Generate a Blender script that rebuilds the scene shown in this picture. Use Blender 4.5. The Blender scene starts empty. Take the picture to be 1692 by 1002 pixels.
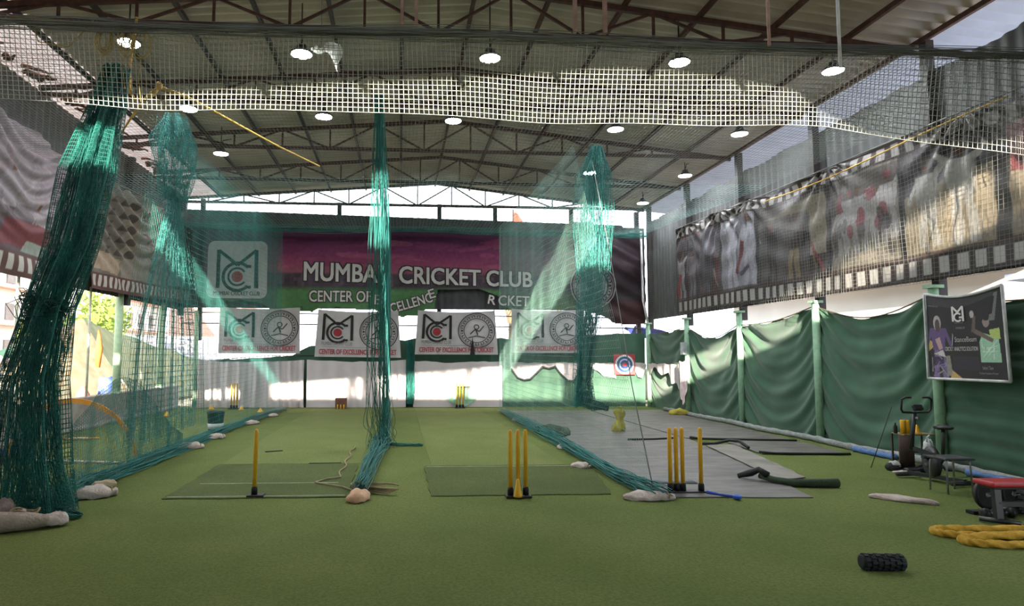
import bpy, math, random
import numpy as np
from mathutils import Vector, Matrix
PI = math.pi
rng = np.random.default_rng(7)
random.seed(7)
SC = bpy.context.scene
COL = SC.collection

# ------------------------------------------------------------------ camera
IMW, IMH, FPX = 1692.0, 1002.0, 1100.0
PCX, PCY = 733.0, 501.0            # principal point of the (cropped) photograph
d = np.array([660.0 - PCX, -(588.0 - PCY), -FPX]); d /= np.linalg.norm(d)
roll = math.radians(0.45)
u = np.array([math.sin(roll), math.cos(roll), 0.0]); u -= d * (u @ d); u /= np.linalg.norm(u)
r = np.cross(d, u)
camd = bpy.data.cameras.new('camera')
camd.sensor_width = 36.0
camd.lens = FPX / IMW * 36.0
camd.shift_x = (IMW / 2 - PCX) / IMW
camd.clip_end = 400
cam = bpy.data.objects.new('camera', camd); COL.objects.link(cam)
Rm = Matrix([list(r), list(d), list(u)]).to_4x4()
cam.matrix_world = Matrix.Translation((0, 0, 1.7)) @ Rm
SC.camera = cam

# ------------------------------------------------------------------ light
SC.view_settings.view_transform = 'Standard'
SC.view_settings.look = 'None'
SC.view_settings.gamma = 1.0
SC.view_settings.use_curve_mapping = False
SC.view_settings.exposure = 1.72
w = bpy.data.worlds.new('sky'); SC.world = w; w.use_nodes = True
bg = w.node_tree.nodes['Background']
bg.inputs['Color'].default_value = (0.84, 0.91, 1.0, 1)
bg.inputs['Strength'].default_value = 1.4
sd = bpy.data.lights.new('sun', 'SUN'); sd.energy = 11.0; sd.angle = math.radians(0.55); sd.color = (1.0, 0.89, 0.74)
sun = bpy.data.objects.new('sun', sd); COL.objects.link(sun)
sun.rotation_euler = Vector((0.22, 1.0, -0.27)).to_track_quat('-Z', 'Y').to_euler()
LAMP = 115.0

# ------------------------------------------------------------------ materials
def lin(c):
    if isinstance(c, str):
        c = [int(c[i:i + 2], 16) / 255 for i in (0, 2, 4)]
    return tuple((x / 12.92 if x <= 0.04045 else ((x + 0.055) / 1.055) ** 2.4) for x in c)
MATS = {}
def mat(name, col, rough=0.7, metal=0.0, var=0.18, scale=6.0, bump=0.0, trans=0.0, emit=0.0, bscale=None, col2=None, spec=0.3, stretch=None):
    if name in MATS: return MATS[name]
    m = bpy.data.materials.new(name); m.use_nodes = True; MATS[name] = m
    nt = m.node_tree; N = nt.nodes; L = nt.links; b = N['Principled BSDF']
    c = lin(col)
    b.inputs['Roughness'].default_value = rough
    b.inputs['Metallic'].default_value = metal
    b.inputs['Specular IOR Level'].default_value = spec
    tc = N.new('ShaderNodeTexCoord')
    src = tc.outputs['Object']
    if stretch:
        mp = N.new('ShaderNodeMapping'); mp.inputs['Scale'].default_value = stretch
        L.new(src, mp.inputs['Vector']); src = mp.outputs['Vector']
    if emit:
        b.inputs['Emission Color'].default_value = (*c, 1); b.inputs['Emission Strength'].default_value = emit
    nz = N.new('ShaderNodeTexNoise'); nz.inputs['Scale'].default_value = scale; nz.inputs['Detail'].default_value = 6
    L.new(src, nz.inputs['Vector'])
    mx = N.new('ShaderNodeMix'); mx.data_type = 'RGBA'
    a2 = lin(col2) if col2 else tuple(min(1, x * (1 + var)) for x in c)
    a1 = c if col2 else tuple(x * (1 - var) for x in c)
    mx.inputs['A'].default_value = (*a1, 1); mx.inputs['B'].default_value = (*a2, 1)
    rp = N.new('ShaderNodeMapRange'); rp.inputs['From Min'].default_value = 0.35; rp.inputs['From Max'].default_value = 0.65
    L.new(nz.outputs['Fac'], rp.inputs['Value']); L.new(rp.outputs['Result'], mx.inputs['Factor'])
    L.new(mx.outputs['Result'], b.inputs['Base Color'])
    if bump:
        n2 = N.new('ShaderNodeTexNoise'); n2.inputs['Scale'].default_value = bscale or scale * 4; n2.inputs['Detail'].default_value = 4
        L.new(src, n2.inputs['Vector'])
        bp = N.new('ShaderNodeBump'); bp.inputs['Strength'].default_value = bump; bp.inputs['Distance'].default_value = 0.02
        L.new(n2.outputs['Fac'], bp.inputs['Height']); L.new(bp.outputs['Normal'], b.inputs['Normal'])
    if trans:
        tr = N.new('ShaderNodeBsdfTranslucent'); ms = N.new('ShaderNodeMixShader'); ms.inputs['Fac'].default_value = trans
        L.new(mx.outputs['Result'], tr.inputs['Color'])
        L.new(b.outputs['BSDF'], ms.inputs[1]); L.new(tr.outputs['BSDF'], ms.inputs[2])
        L.new(ms.outputs['Shader'], N['Material Output'].inputs['Surface'])
    return m
def sheen(m, w):
    b = m.node_tree.nodes['Principled BSDF']; b.inputs['Sheen Weight'].default_value = w; b.inputs['Sheen Roughness'].default_value = .5; return m
def vmat(name, rough=0.55, trans=0.0):
    if name in MATS: return MATS[name]
    m = bpy.data.materials.new(name); m.use_nodes = True; MATS[name] = m
    N = m.node_tree.nodes; L = m.node_tree.links; b = N['Principled BSDF']
    b.inputs['Roughness'].default_value = rough; b.inputs['Specular IOR Level'].default_value = 0.35
    a = N.new('ShaderNodeAttribute'); a.attribute_name = 'Col'
    L.new(a.outputs['Color'], b.inputs['Base Color'])
    if trans:
        tr = N.new('ShaderNodeBsdfTranslucent'); ms = N.new('ShaderNodeMixShader'); ms.inputs['Fac'].default_value = trans
        L.new(a.outputs['Color'], tr.inputs['Color'])
        L.new(b.outputs['BSDF'], ms.inputs[1]); L.new(tr.outputs['BSDF'], ms.inputs[2])
        L.new(ms.outputs['Shader'], N['Material Output'].inputs['Surface'])
    return m

def turf_mat(name, c1, c2, c3):
    m = mat(name, c1, rough=.95, var=.16, scale=.9, bump=1.0, bscale=70, col2=c2, spec=.08); nt = m.node_tree; N, L = nt.nodes, nt.links
    b = N['Principled BSDF']; src = b.inputs['Base Color'].links[0].from_socket
    tc = [n for n in N if n.type == 'TEX_COORD'][0]
    nz = N.new('ShaderNodeTexNoise'); nz.inputs['Scale'].default_value = 38; nz.inputs['Detail'].default_value = 8; nz.inputs['Roughness'].default_value = .75
    L.new(tc.outputs['Object'], nz.inputs['Vector'])
    rp = N.new('ShaderNodeMapRange'); rp.inputs['From Min'].default_value = .4; rp.inputs['From Max'].default_value = .62
    mx = N.new('ShaderNodeMix'); mx.data_type = 'RGBA'; mx.inputs['B'].default_value = (*lin(c3), 1)
    ml = N.new('ShaderNodeMath'); ml.operation = 'MULTIPLY'; ml.inputs[1].default_value = .55
    L.new(nz.outputs['Fac'], rp.inputs['Value']); L.new(rp.outputs['Result'], ml.inputs[0]); L.new(ml.outputs['Value'], mx.inputs['Factor'])
    L.new(src, mx.inputs['A']); L.new(mx.outputs['Result'], b.inputs['Base Color'])
    return m

# ------------------------------------------------------------------ object helpers
def tag(o, label=None, cat=None, group=None, kind=None):
    if label: o['label'] = label
    if cat: o['category'] = cat
    if group: o['group'] = group
    if kind: o['kind'] = kind
    return o
def wloc(o):
    v = np.zeros(3)
    while o is not None:
        v += np.array(o.location); o = o.parent
    return v
def thing(name, label, cat, loc=(0, 0, 0), group=None):
    o = bpy.data.objects.new(name, None); COL.objects.link(o); o.location = loc
    o.empty_display_size = 0.1
    return tag(o, label, cat, group)
def mesh_obj(name, V, F, m, parent=None, smooth=True, cols=None, bevel=0.0, solid=0.0, flat_angle=None):
    V = np.asarray(V, float)
    if parent is not None: V = V - wloc(parent)
    org = np.zeros(3)
    if parent is None:                      # put the origin at the base of the thing
        lo, hi = V.min(0), V.max(0); org = np.array([(lo[0] + hi[0]) / 2, (lo[1] + hi[1]) / 2, lo[2]]); V = V - org
    me = bpy.data.meshes.new(name)
    if isinstance(F, np.ndarray) and F.ndim == 2:
        n, k = F.shape
        me.vertices.add(len(V)); me.vertices.foreach_set('co', V.astype(np.float32).ravel())
        me.loops.add(n * k); me.loops.foreach_set('vertex_index', F.astype(np.int32).ravel())
        me.polygons.add(n); me.polygons.foreach_set('loop_start', np.arange(0, n * k, k, dtype=np.int32))
        me.update(calc_edges=True); me.validate()
    else:
        me.from_pydata([tuple(p) for p in V], [], F); me.update()
    if cols is not None:
        at = me.color_attributes.new('Col', 'FLOAT_COLOR', 'POINT')
        at.data.foreach_set('color', np.concatenate([cols, np.ones((len(cols), 1))], 1).astype(np.float32).ravel())
    me.materials.append(m)
    o = bpy.data.objects.new(name, me); COL.objects.link(o); o.location = org
    if smooth: me.polygons.foreach_set('use_smooth', np.ones(len(me.polygons), bool))
    if parent is not None: o.parent = parent
    if bevel:
        bv = o.modifiers.new('bevel', 'BEVEL'); bv.width = bevel; bv.segments = 2; bv.limit_method = 'ANGLE'
    if solid:
        s = o.modifiers.new('solid', 'SOLIDIFY'); s.thickness = solid; s.offset = 0
    return o
def copy_tree(o, parent=None):
    c = o.copy(); COL.objects.link(c); c.parent = parent
    for ch in list(o.children): copy_tree(ch, c)
    return c

class MB:
    def __init__(s): s.V = []; s.F = []
    def add(s, V, F):
        k = len(s.V); s.V.extend([tuple(map(float, p)) for p in V]); s.F.extend([[i + k for i in f] for f in F]); return s
    def box(s, c, size, rot=None):
        x, y, z = [q / 2 for q in size]
        P = [Vector((a * x, b * y, e * z)) for a in (-1, 1) for b in (-1, 1) for e in (-1, 1)]
        if rot is not None: P = [rot @ p for p in P]
        P = [p + Vector(c) for p in P]
        return s.add(P, [(0, 1, 3, 2), (4, 6, 7, 5), (0, 4, 5, 1), (2, 3, 7, 6), (0, 2, 6, 4), (1, 5, 7, 3)])
    def bar(s, p0, p1, w, h=None, up=(0, 0, 1)):
        h = h or w; p0, p1 = Vector(p0), Vector(p1); t = (p1 - p0); ln = t.length; t.normalize()
        a = t.cross(Vector(up))
        if a.length < 1e-4: a = t.cross(Vector((1, 0, 0)))
        a.normalize(); b = a.cross(t); R = Matrix((a, t, b)).transposed()
        return s.box((p0 + p1) / 2, (w, ln, h), R)
    def tube(s, pts, rad, n=8, cap=True, twist=None, closed=False):
        P = [Vector(p) for p in pts]; m = len(P)
        R = rad if hasattr(rad, '__len__') else [rad] * m
        prev = None; V = []; F = []
        for i in range(m):
            if closed: t = P[(i + 1) % m] - P[i - 1]
            else: t = P[min(i + 1, m - 1)] - P[max(i - 1, 0)]
            t.normalize()
            if prev is None:
                a = t.cross(Vector((0, 0, 1)))
                if a.length < 1e-3: a = t.cross(Vector((1, 0, 0)))
            else: a = prev - t * prev.dot(t)
            a.normalize(); prev = a; b = t.cross(a)
            for k in range(n):
                th = 2 * PI * k / n; rr = R[i]
                if twist: rr = rr * (1 + twist[0] * math.cos(twist[1] * th - i * twist[2]))
                V.append(P[i] + (a * math.cos(th) + b * math.sin(th)) * rr)
        for i in range(m if closed else m - 1):
            j = (i + 1) % m
            for k in range(n): F.append((i * n + k, i * n + (k + 1) % n, j * n + (k + 1) % n, j * n + k))
        if cap and not closed: F += [tuple(range(n))[::-1], tuple((m - 1) * n + k for k in range(n))]
        return s.add(V, F)
    def lathe(s, prof, c, n=20, rot=None):
        V = []; F = []; m = len(prof)
        for (rr, z) in prof:
            for k in range(n):
                p = Vector((rr * math.cos(2 * PI * k / n), rr * math.sin(2 * PI * k / n), z))
                if rot is not None: p = rot @ p
                V.append(p + Vector(c))
        for i in range(m - 1):
            for k in range(n): F.append((i * n + k, i * n + (k + 1) % n, (i + 1) * n + (k + 1) % n, (i + 1) * n + k))
        F += [tuple(range(n))[::-1], tuple((m - 1) * n + k for k in range(n))]
        return s.add(V, F)
    def prism(s, poly, z0, z1):
        n = len(poly); V = [(x, y, z0) for x, y in poly] + [(x, y, z1) for x, y in poly]
        return s.add(V, [tuple(range(n))[::-1], tuple(range(n, 2 * n))] + [(i, (i + 1) % n, n + (i + 1) % n, n + i) for i in range(n)])
    def build(s, name, m, parent=None, **k): return mesh_obj(name, s.V, s.F, m, parent, **k)

def RX(a): return Matrix.Rotation(a, 3, 'X')
def RY(a): return Matrix.Rotation(a, 3, 'Y')
def RZ(a): return Matrix.Rotation(a, 3, 'Z')
def grid(S, nu, nv, u0=0, u1=1, v0=0, v1=1):
    U, Vv = np.meshgrid(np.linspace(u0, u1, nu), np.linspace(v0, v1, nv))
    X, Y, Z = S(U, Vv)
    o = np.ones_like(U)
    P = np.stack([X * o, Y * o, Z * o], -1).reshape(-1, 3)
    i = (np.arange(nv - 1)[:, None] * nu + np.arange(nu - 1)[None, :]).ravel()
    return P, np.stack([i, i + 1, i + 1 + nu, i + nu], 1), U.ravel(), Vv.ravel()
def sheet(name, S, nu, nv, m, parent=None, cols=None, keep=None, solid=0.0):
    P, F, U, Vv = grid(S, nu, nv)
    if keep is not None:
        k = keep(U, Vv); F = F[k[F].all(1)]
    return mesh_obj(name, P, F, m, parent, cols=cols, solid=solid)
def noise1(x, seed=0, oct=3):
    x = np.asarray(x, float); out = np.zeros_like(x); rr = np.random.default_rng(seed)
    for o in range(oct):
        for _ in range(2): out = out + math.pow(0.55, o) * np.sin(x * (2 ** o) * rr.uniform(0.7, 1.4) + rr.uniform(0, 6.28))
    return out / 3
# many thread tubes at once: lines is an array (L, n, 3)
def threads(lines, rad, k=3):
    A = np.asarray(lines, float); Ln, n, _ = A.shape
    T = np.empty_like(A); T[:, 1:-1] = A[:, 2:] - A[:, :-2]; T[:, 0] = A[:, 1] - A[:, 0]; T[:, -1] = A[:, -1] - A[:, -2]
    T /= np.linalg.norm(T, axis=2, keepdims=True) + 1e-9
    ref = np.array([0.31, 0.22, 0.92]) if abs(T[0, n // 2, 2]) < 0.8 else np.array([0.9, 0.3, 0.1])
    a = np.cross(T, ref); a /= np.linalg.norm(a, axis=2, keepdims=True) + 1e-9
    b = np.cross(T, a)
    V = np.stack([A + rad * (math.cos(2 * PI * j / k) * a + math.sin(2 * PI * j / k) * b) for j in range(k)], 2).reshape(-1, 3)
    base = (np.arange(Ln)[:, None] * n + np.arange(n - 1)[None, :]).ravel() * k
    F = np.concatenate([np.stack([base + j, base + (j + 1) % k, base + k + (j + 1) % k, base + k + j], 1) for j in range(k)])
    return V, F
def join(parts):
    Vs = []; Fs = []; k = 0
    for V, F in parts: Vs.append(V); Fs.append(F + k); k += len(V)
    return np.concatenate(Vs), np.concatenate(Fs)
def net(S, nu, nv, su, sv, rad):
    """nu threads at constant u (sampled sv times) and nv at constant v (sampled su times)"""
    out = []
    U, Vv = np.meshgrid(np.linspace(0, 1, nu), np.linspace(0, 1, sv), indexing='ij')
    o = np.ones_like(U); out.append(threads(np.stack([q * o for q in S(U, Vv)], -1), rad))
    Vv, U = np.meshgrid(np.linspace(0, 1, nv), np.linspace(0, 1, su), indexing='ij')
    o = np.ones_like(U); out.append(threads(np.stack([q * o for q in S(U, Vv)], -1), rad))
    return out
def bundle(path, w, h, n, rad, wav=0.25, samples=40, seed=1, floor=None):
    """n loose strands that follow a path; w, h: half sizes along the path"""
    rr = np.random.default_rng(seed); P = np.array(path, float)
    t = np.linspace(0, 1, len(P)); q = np.linspace(0, 1, samples)
    C = np.stack([np.interp(q, t, P[:, i]) for i in range(3)], 1)
    Wd = np.interp(q, np.linspace(0, 1, len(w)), w); Hh = np.interp(q, np.linspace(0, 1, len(h)), h)
    T = np.gradient(C, axis=0); T /= np.linalg.norm(T, axis=1, keepdims=True)
    ref = np.array([0, 0, 1.0]) if abs(T[len(T) // 2, 2]) < 0.7 else np.array([0, 1.0, 0])
    a = np.cross(T, ref); a /= np.linalg.norm(a, axis=1, keepdims=True); b = np.cross(a, T)
    L = []
    for i in range(n):
        th = rr.uniform(0, 2 * PI); rd = math.sqrt(rr.uniform(0, 1))
        x = rd * math.cos(th) + wav * noise1(q * rr.uniform(8, 22) + rr.uniform(0, 9), rr.integers(1e6), 2)
        y = rd * math.sin(th) + wav * noise1(q * rr.uniform(8, 22) + rr.uniform(0, 9), rr.integers(1e6), 2)
        p = C + a * (x * Wd)[:, None] + b * (y * Hh)[:, None]
        if floor is not None: p[:, 2] = np.maximum(p[:, 2], floor + rad + 0.02 * rd)
        L.append(p)
    return threads(np.array(L), rad)
def rings(path, w, h, n, rad, seed=2, samples=26):
    """wavy cross threads that tie the strands of a gathered net together"""
    rr = np.random.default_rng(seed); P = np.array(path, float); t = np.linspace(0, 1, len(P)); L = []
    for i in range(n):
        q = rr.uniform(0.01, 0.99); c = np.array([np.interp(q, t, P[:, k]) for k in range(3)])
        ww = np.interp(q, np.linspace(0, 1, len(w)), w); hh = np.interp(q, np.linspace(0, 1, len(h)), h)
        a = np.linspace(0, rr.uniform(1.5, 6), samples) + rr.uniform(0, 6.28); k = rr.uniform(0.4, 1.05)
        L.append(np.stack([c[0] + np.cos(a) * ww * k, c[1] + np.sin(a) * hh * k, c[2] + 0.06 * noise1(a * 3, rr.integers(1e6)) + 0.05 * np.sin(a + i)], 1))
    return threads(np.array(L), rad)

# flat artwork in 2-D that is laid onto a surface
class Flat:
    def __init__(s): s.V = []; s.F = []
    def poly(s, pts):
        k = len(s.V); s.V += [tuple(p) for p in pts]; s.F.append(list(range(k, k + len(pts)))); return s
    def rect(s, x0, y0, x1, y1): return s.poly([(x0, y0), (x1, y0), (x1, y1), (x0, y1)])
    def line(s, pts, w):
        for (x0, y0), (x1, y1) in zip(pts[:-1], pts[1:]):
            dx, dy = x1 - x0, y1 - y0; l = math.hypot(dx, dy) or 1; nx, ny = -dy / l * w / 2, dx / l * w / 2
            s.poly([(x0 + nx, y0 + ny), (x0 - nx, y0 - ny), (x1 - nx, y1 - ny), (x1 + nx, y1 + ny)])
        return s
    def ring(s, cx, cy, r0, r1, a0=0, a1=360, n=40, sy=1.0):
        A = np.radians(np.linspace(a0, a1, n + 1))
        for p, q in zip(A[:-1], A[1:]):
            s.poly([(cx + r * math.cos(t), cy + sy * r * math.sin(t)) for r, t in ((r0, p), (r1, p), (r1, q), (r0, q))])
        return s
    def disc(s, cx, cy, r, n=28, sy=1.0): return s.poly([(cx + r * math.cos(2 * PI * k / n), cy + sy * r * math.sin(2 * PI * k / n)) for k in range(n)])
    def text(s, txt, x, y, h, width=None, bold=0.0, rot=0.0):
        cu = bpy.data.curves.new('t', 'FONT'); cu.body = txt; cu.size = 1.0; cu.resolution_u = 3
        o = bpy.data.objects.new('t', cu); COL.objects.link(o)
        dg = bpy.context.evaluated_depsgraph_get(); dg.update()
        me = o.evaluated_get(dg).to_mesh()
        v = np.array([tuple(p.co)[:2] for p in me.vertices]) if len(me.vertices) else np.zeros((0, 2)); f = [list(p.vertices) for p in me.polygons]
        o.evaluated_get(dg).to_mesh_clear(); bpy.data.objects.remove(o); bpy.data.curves.remove(cu)
        if not len(v): return s
        v = v - np.array([v[:, 0].min(), 0]); k = h / 0.69; v = v * k
        if width: v[:, 0] *= width / max(1e-6, v[:, 0].max())
        c_, s_ = math.cos(rot), math.sin(rot); v = np.stack([v[:, 0] * c_ - v[:, 1] * s_ + x, v[:, 0] * s_ + v[:, 1] * c_ + y], 1)
        e = bold * k                       # heavier strokes: the glyph laid down again, shifted
        for dx, dy in ([(0, 0)] if not bold else [(e * i, e * j) for i in (-1, 0, 1) for j in (-1, 0, 1)]):
            b = len(s.V); s.V += [(p[0] + dx, p[1] + dy) for p in v]; s.F += [[i + b for i in q] for q in f]
        return s
    def build(s, name, m, parent, S, off, bend=None):
        P = np.array(s.V)
        if bend is not None: P = bend(P)
        X = S(P[:, 0], P[:, 1], off); o = np.ones(len(P))
        return mesh_obj(name, np.stack([q * o for q in X], 1), s.F, m, parent, smooth=False)
def emblem(x, y, w, h):
    """an M on two stems with a double C ring round a ball; black strokes and the red ball"""
    B = Flat(); Rd = Flat(); k = w
    B.rect(x, y, x + .09 * k, y + h); B.rect(x + .91 * k, y, x + k, y + h)
    B.line([(x + .05 * k, y + h * .99), (x + .5 * k, y + h * .60)], .075 * k); B.line([(x + .5 * k, y + h * .60), (x + .95 * k, y + h * .99)], .075 * k)
    cx, cy = x + .5 * k, y + .30 * h
    B.ring(cx, cy, .30 * k, .375 * k, 42, 318); B.ring(cx, cy, .185 * k, .235 * k, 35, 325)
    B.rect(cx + .20 * k, cy + .22 * k, cx + .33 * k, cy + .29 * k); B.rect(cx + .18 * k, cy - .29 * k, cx + .33 * k, cy - .22 * k)
    Rd.disc(cx, cy, .135 * k)
    for q in (-.05, 0, .05): B.line([(cx + q * k - .02 * k, cy - .1 * k), (cx + q * k + .03 * k, cy + .1 * k)], .012 * k)
    return B, Rd
def crest(cx, cy, R, th=.05, seed=3):
    rr = random.Random(seed); B = Flat()
    B.ring(cx, cy, R * (1 - th), R); B.ring(cx, cy, R * .66, R * (.66 + th * .8)); B.ring(cx, cy, R * .93 - th * R, R * .93 - th * R * .6)
    for i in range(34):
        a = 2 * PI * i / 34
        if abs(math.sin(a)) < 0.12: continue
        r0, r1 = R * .74, R * .84
        B.line([(cx + r0 * math.cos(a), cy + r0 * math.sin(a)), (cx + r1 * math.cos(a), cy + r1 * math.sin(a))], R * .05)
        if i % 2: B.line([(cx + r1 * math.cos(a), cy + r1 * math.sin(a)), (cx + r1 * math.cos(a + .12), cy + r1 * math.sin(a + .12))], R * .03)
    for sx in (-.78, .78): B.disc(cx + sx * R, cy, R * .06, 8)
    B.ring(cx, cy + R * .2, R * .1, R * .15); B.line([(cx - .35 * R, cy - .2 * R), (cx - .1 * R, cy + .05 * R), (cx + .15 * R, cy - .05 * R), (cx + .4 * R, cy + .25 * R)], .06 * R)
    B.line([(cx - .45 * R, cy - .4 * R), (cx, cy - .3 * R), (cx + .45 * R, cy - .42 * R)], .05 * R)
    B.line([(cx - .05 * R, cy + .1 * R), (cx + .05 * R, cy - .25 * R)], .07 * R)
    return B

# pictures printed on cloth, drawn into vertex colours
class Canvas:
    def __init__(s, wd, ht, nu, nv, base):
        s.U, s.V = np.meshgrid(np.linspace(0, wd, nu), np.linspace(0, ht, nv)); s.C = np.ones((nv, nu, 3)) * np.array(lin(base)); s.nu, s.nv = nu, nv
    def _p(s, M, c, a=1.0): s.C[M] = s.C[M] * (1 - a) + np.array(lin(c)) * a; return s
    def rect(s, x0, y0, x1, y1, c, a=1.0): return s._p((s.U >= x0) & (s.U <= x1) & (s.V >= y0) & (s.V <= y1), c, a)
    def ell(s, x, y, rx, ry, c, a=1.0, rot=0.0):
        dx, dy = s.U - x, s.V - y; c_, s_ = math.cos(rot), math.sin(rot)
        return s._p(((dx * c_ + dy * s_) / rx) ** 2 + ((-dx * s_ + dy * c_) / ry) ** 2 <= 1, c, a)
    def poly(s, pts, c, a=1.0):
        M = np.zeros(s.U.shape, bool); n = len(pts)
        for i in range(n):
            (x0, y0), (x1, y1) = pts[i], pts[(i + 1) % n]
            if y0 == y1: continue
            M ^= ((s.V >= min(y0, y1)) & (s.V < max(y0, y1)) & (s.U < x0 + (s.V - y0) * (x1 - x0) / (y1 - y0)))
        return s._p(M, c, a)
    def limb(s, x0, y0, x1, y1, w, c, a=1.0):
        l = math.hypot(x1 - x0, y1 - y0) or 1; nx, ny = -(y1 - y0) / l * w / 2, (x1 - x0) / l * w / 2
        return s.poly([(x0 + nx, y0 + ny), (x0 - nx, y0 - ny), (x1 - nx * .8, y1 - ny * .8), (x1 + nx * .8, y1 + ny * .8)], c, a)
    def player(s, x, y, h, shirt, legs=None, skin='6b4a38', cap=None, arm=0, lean=0.0, bat=None):
        """a plain cricketer print: legs, trunk, arms, head"""
        legs = legs or shirt; w = h * .26; L = lean * h
        s.limb(x - w * .28, y, x - w * .18 + L * .5, y + h * .5, w * .42, legs); s.limb(x + w * .42, y, x + w * .2 + L * .5, y + h * .5, w * .42, legs)
        s.poly([(x - w * .45 + L * .5, y + h * .46), (x + w * .45 + L * .5, y + h * .46), (x + w * .62 + L, y + h * .82), (x - w * .62 + L, y + h * .82)], shirt)
        s.limb(x - w * .52 + L, y + h * .8, x - w * .95 + L, y + h * (.52 + .4 * (arm == 1)), w * .26, shirt)
        s.limb(x + w * .52 + L, y + h * .8, x + w * .95 + L, y + h * (.52 + .4 * (arm >= 1)), w * .26, shirt)
        s.ell(x + L * 1.1, y + h * .91, h * .062, h * .078, skin)
        if cap: s.ell(x + L * 1.1, y + h * .95, h * .072, h * .05, cap)
        if bat: s.limb(x + w * .95 + L, y + h * .55, x + w * 1.5 + L, y + h * .12, w * .22, bat)
        return s
    def grain(s, k, seed=1, sc=3):
        rr = np.random.default_rng(seed); g = rr.normal(0, 1, (s.nv // sc + 2, s.nu // sc + 2)); g = np.kron(g, np.ones((sc, sc)))[:s.nv, :s.nu]
        s.C *= np.clip(1 + k * g, .4, 1.8)[..., None]; return s
    def cols(s, k=1.0): return np.clip(s.C * k, 0, 1).reshape(-1, 3)
# ------------------------------------------------------------------ the shed
XL, XR, YF, YB = -7.2, 8.5, -1.0, 22.6
RIDGE, ZRIDGE = 1.2, 7.75
def roof_z(x):
    x = np.asarray(x, float)
    return np.where(x < RIDGE, ZRIDGE - 0.078 * (RIDGE - x), ZRIDGE - 0.112 * (x - RIDGE))
M_turf = turf_mat('turf', '747f49', '687642', '434f29')
M_tin = mat('dark_tin', '4a4a4c', rough=.6, var=.2, scale=2, col2='3a3b3e')
M_tinl = mat('grey_tin', '434443', rough=.6, var=.2, scale=2, col2='4f504f')
M_roof = mat('roof_sheet', 'c2b6a9', rough=.6, var=.15, scale=1.2, col2='ab9f93')
M_rsteel = mat('primer_steel', '54352c', rough=.7, var=.25, scale=9, col2='3b2621')
M_steel = mat('dark_steel', '34302f', rough=.6, var=.2, scale=8)
M_pole = mat('pale_green_paint', '7fa487', rough=.5, var=.12, scale=9, col2='93b799')
M_pole2 = mat('cream_green_paint', 'a9c7a2', rough=.5, var=.1, scale=9, col2='bdd6b2')
M_conc = mat('concrete', '9a948c', rough=.9, var=.15, scale=5, bump=.3, col2='857f76')

floor = MB(); floor.box(((XL + XR) / 2, (YF + YB) / 2 - .5, -.05), (XR - XL + .4, YB - YF + 1.4, .1)); o = floor.build('floor', M_turf, smooth=False)
tag(o, 'green artificial turf floor of the hall', 'floor', kind='structure')

def corr_x(y, pitch=.2, amp=.022):           # trapezoid corrugation
    t = (y / pitch) % 1.0
    return amp * np.clip(4 * np.abs(t - .5) - 1, -.6, .6) / .6
# roof sheets, ridge to eave, corrugated across the hall
def roof_part(name, xs, y0, y1, m, pitch=.24):
    ys = np.arange(y0, y1, pitch / 6)
    Xg, Yg = np.meshgrid(np.array(xs), ys)
    Y0 = y0 + 0 * Xg; Yg = Y0 + (Yg - y0) * (y1 - Y0) / (y1 - y0)
    Z = roof_z(Xg) + corr_x(Yg, pitch, .045)
    nu, nv = len(xs), len(ys)
    i = (np.arange(nv - 1)[:, None] * nu + np.arange(nu - 1)[None, :]).ravel()
    return mesh_obj(name, np.stack([Xg, Yg, Z], -1).reshape(-1, 3), np.stack([i, i + 1, i + 1 + nu, i + nu], 1), m, None, smooth=False)
o = roof_part('ceiling', [-6.08, -3, RIDGE, 5, XR + .05], YF, YB + .5, M_roof); tag(o, 'grey corrugated metal roof seen from below', 'roof', kind='structure')
M_eave = mat('eave_sheet', 'a4a9b8', rough=.5, var=.08, scale=2, trans=.12)
o = roof_part('trim_1', [XR + .05, XR + 1.15], YF, YB + .5, M_eave); tag(o, 'translucent corrugated eave sheets above the right wall', 'roof', kind='structure')
M_strip = mat('torn_lining', 'c9bbb4', rough=.8, var=.12, scale=3, trans=.35, col2='b5a39b')
o = roof_part('trim_2', [-13.0, XL - .6, -6.6, -6.08], YF, YB + .5, M_strip); tag(o, 'pale lining sheets under the left eave', 'roof', kind='structure')  # unseen width beyond the eave is added to bound the sun streak

# walls of corrugated tin (vertical ribs)
def tin_wall(name, axis, pos, a0, a1, z0, ztop, m, label, pitch=.25, jag=None):
    t = np.arange(a0, a1 + 1e-6, pitch / 6); off = corr_x(t, pitch, .018)
    zt = ztop(t) if callable(ztop) else np.full_like(t, ztop)
    if jag is not None: zt = zt + jag(t)
    if axis == 'x': lo = np.stack([pos + off, t, np.full_like(t, z0)], 1); hi = np.stack([pos + off, t, zt], 1)
    else: lo = np.stack([t, pos + off, np.full_like(t, z0)], 1); hi = np.stack([t, pos + off, zt], 1)
    n = len(t); i = np.arange(n - 1)
    o = mesh_obj(name, np.concatenate([lo, hi]), np.stack([i, i + 1, i + 1 + n, i + n], 1), m, None, smooth=False)
    return tag(o, label, 'wall', kind='structure')
tin_wall('wall_back', 'y', YB + .1, XL - .1, XR + .1, 3.28, lambda x: 6.62 - .022 * (x - XL) + .07 * np.round(noise1(x * 1.1, 5)), M_tin, 'dark corrugated tin wall at the far end')
tin_wall('wall_right', 'x', XR + .12, YF, YB, 2.95, lambda y: 6.33 + .05 * noise1(y * 3, 9), M_tinl, 'grey corrugated tin above the right wall')
tin_wall('wall_left', 'x', XL - .12, 8.6, YB, 3.2, 7.04, M_tinl, 'grey corrugated tin above the left side')
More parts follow.
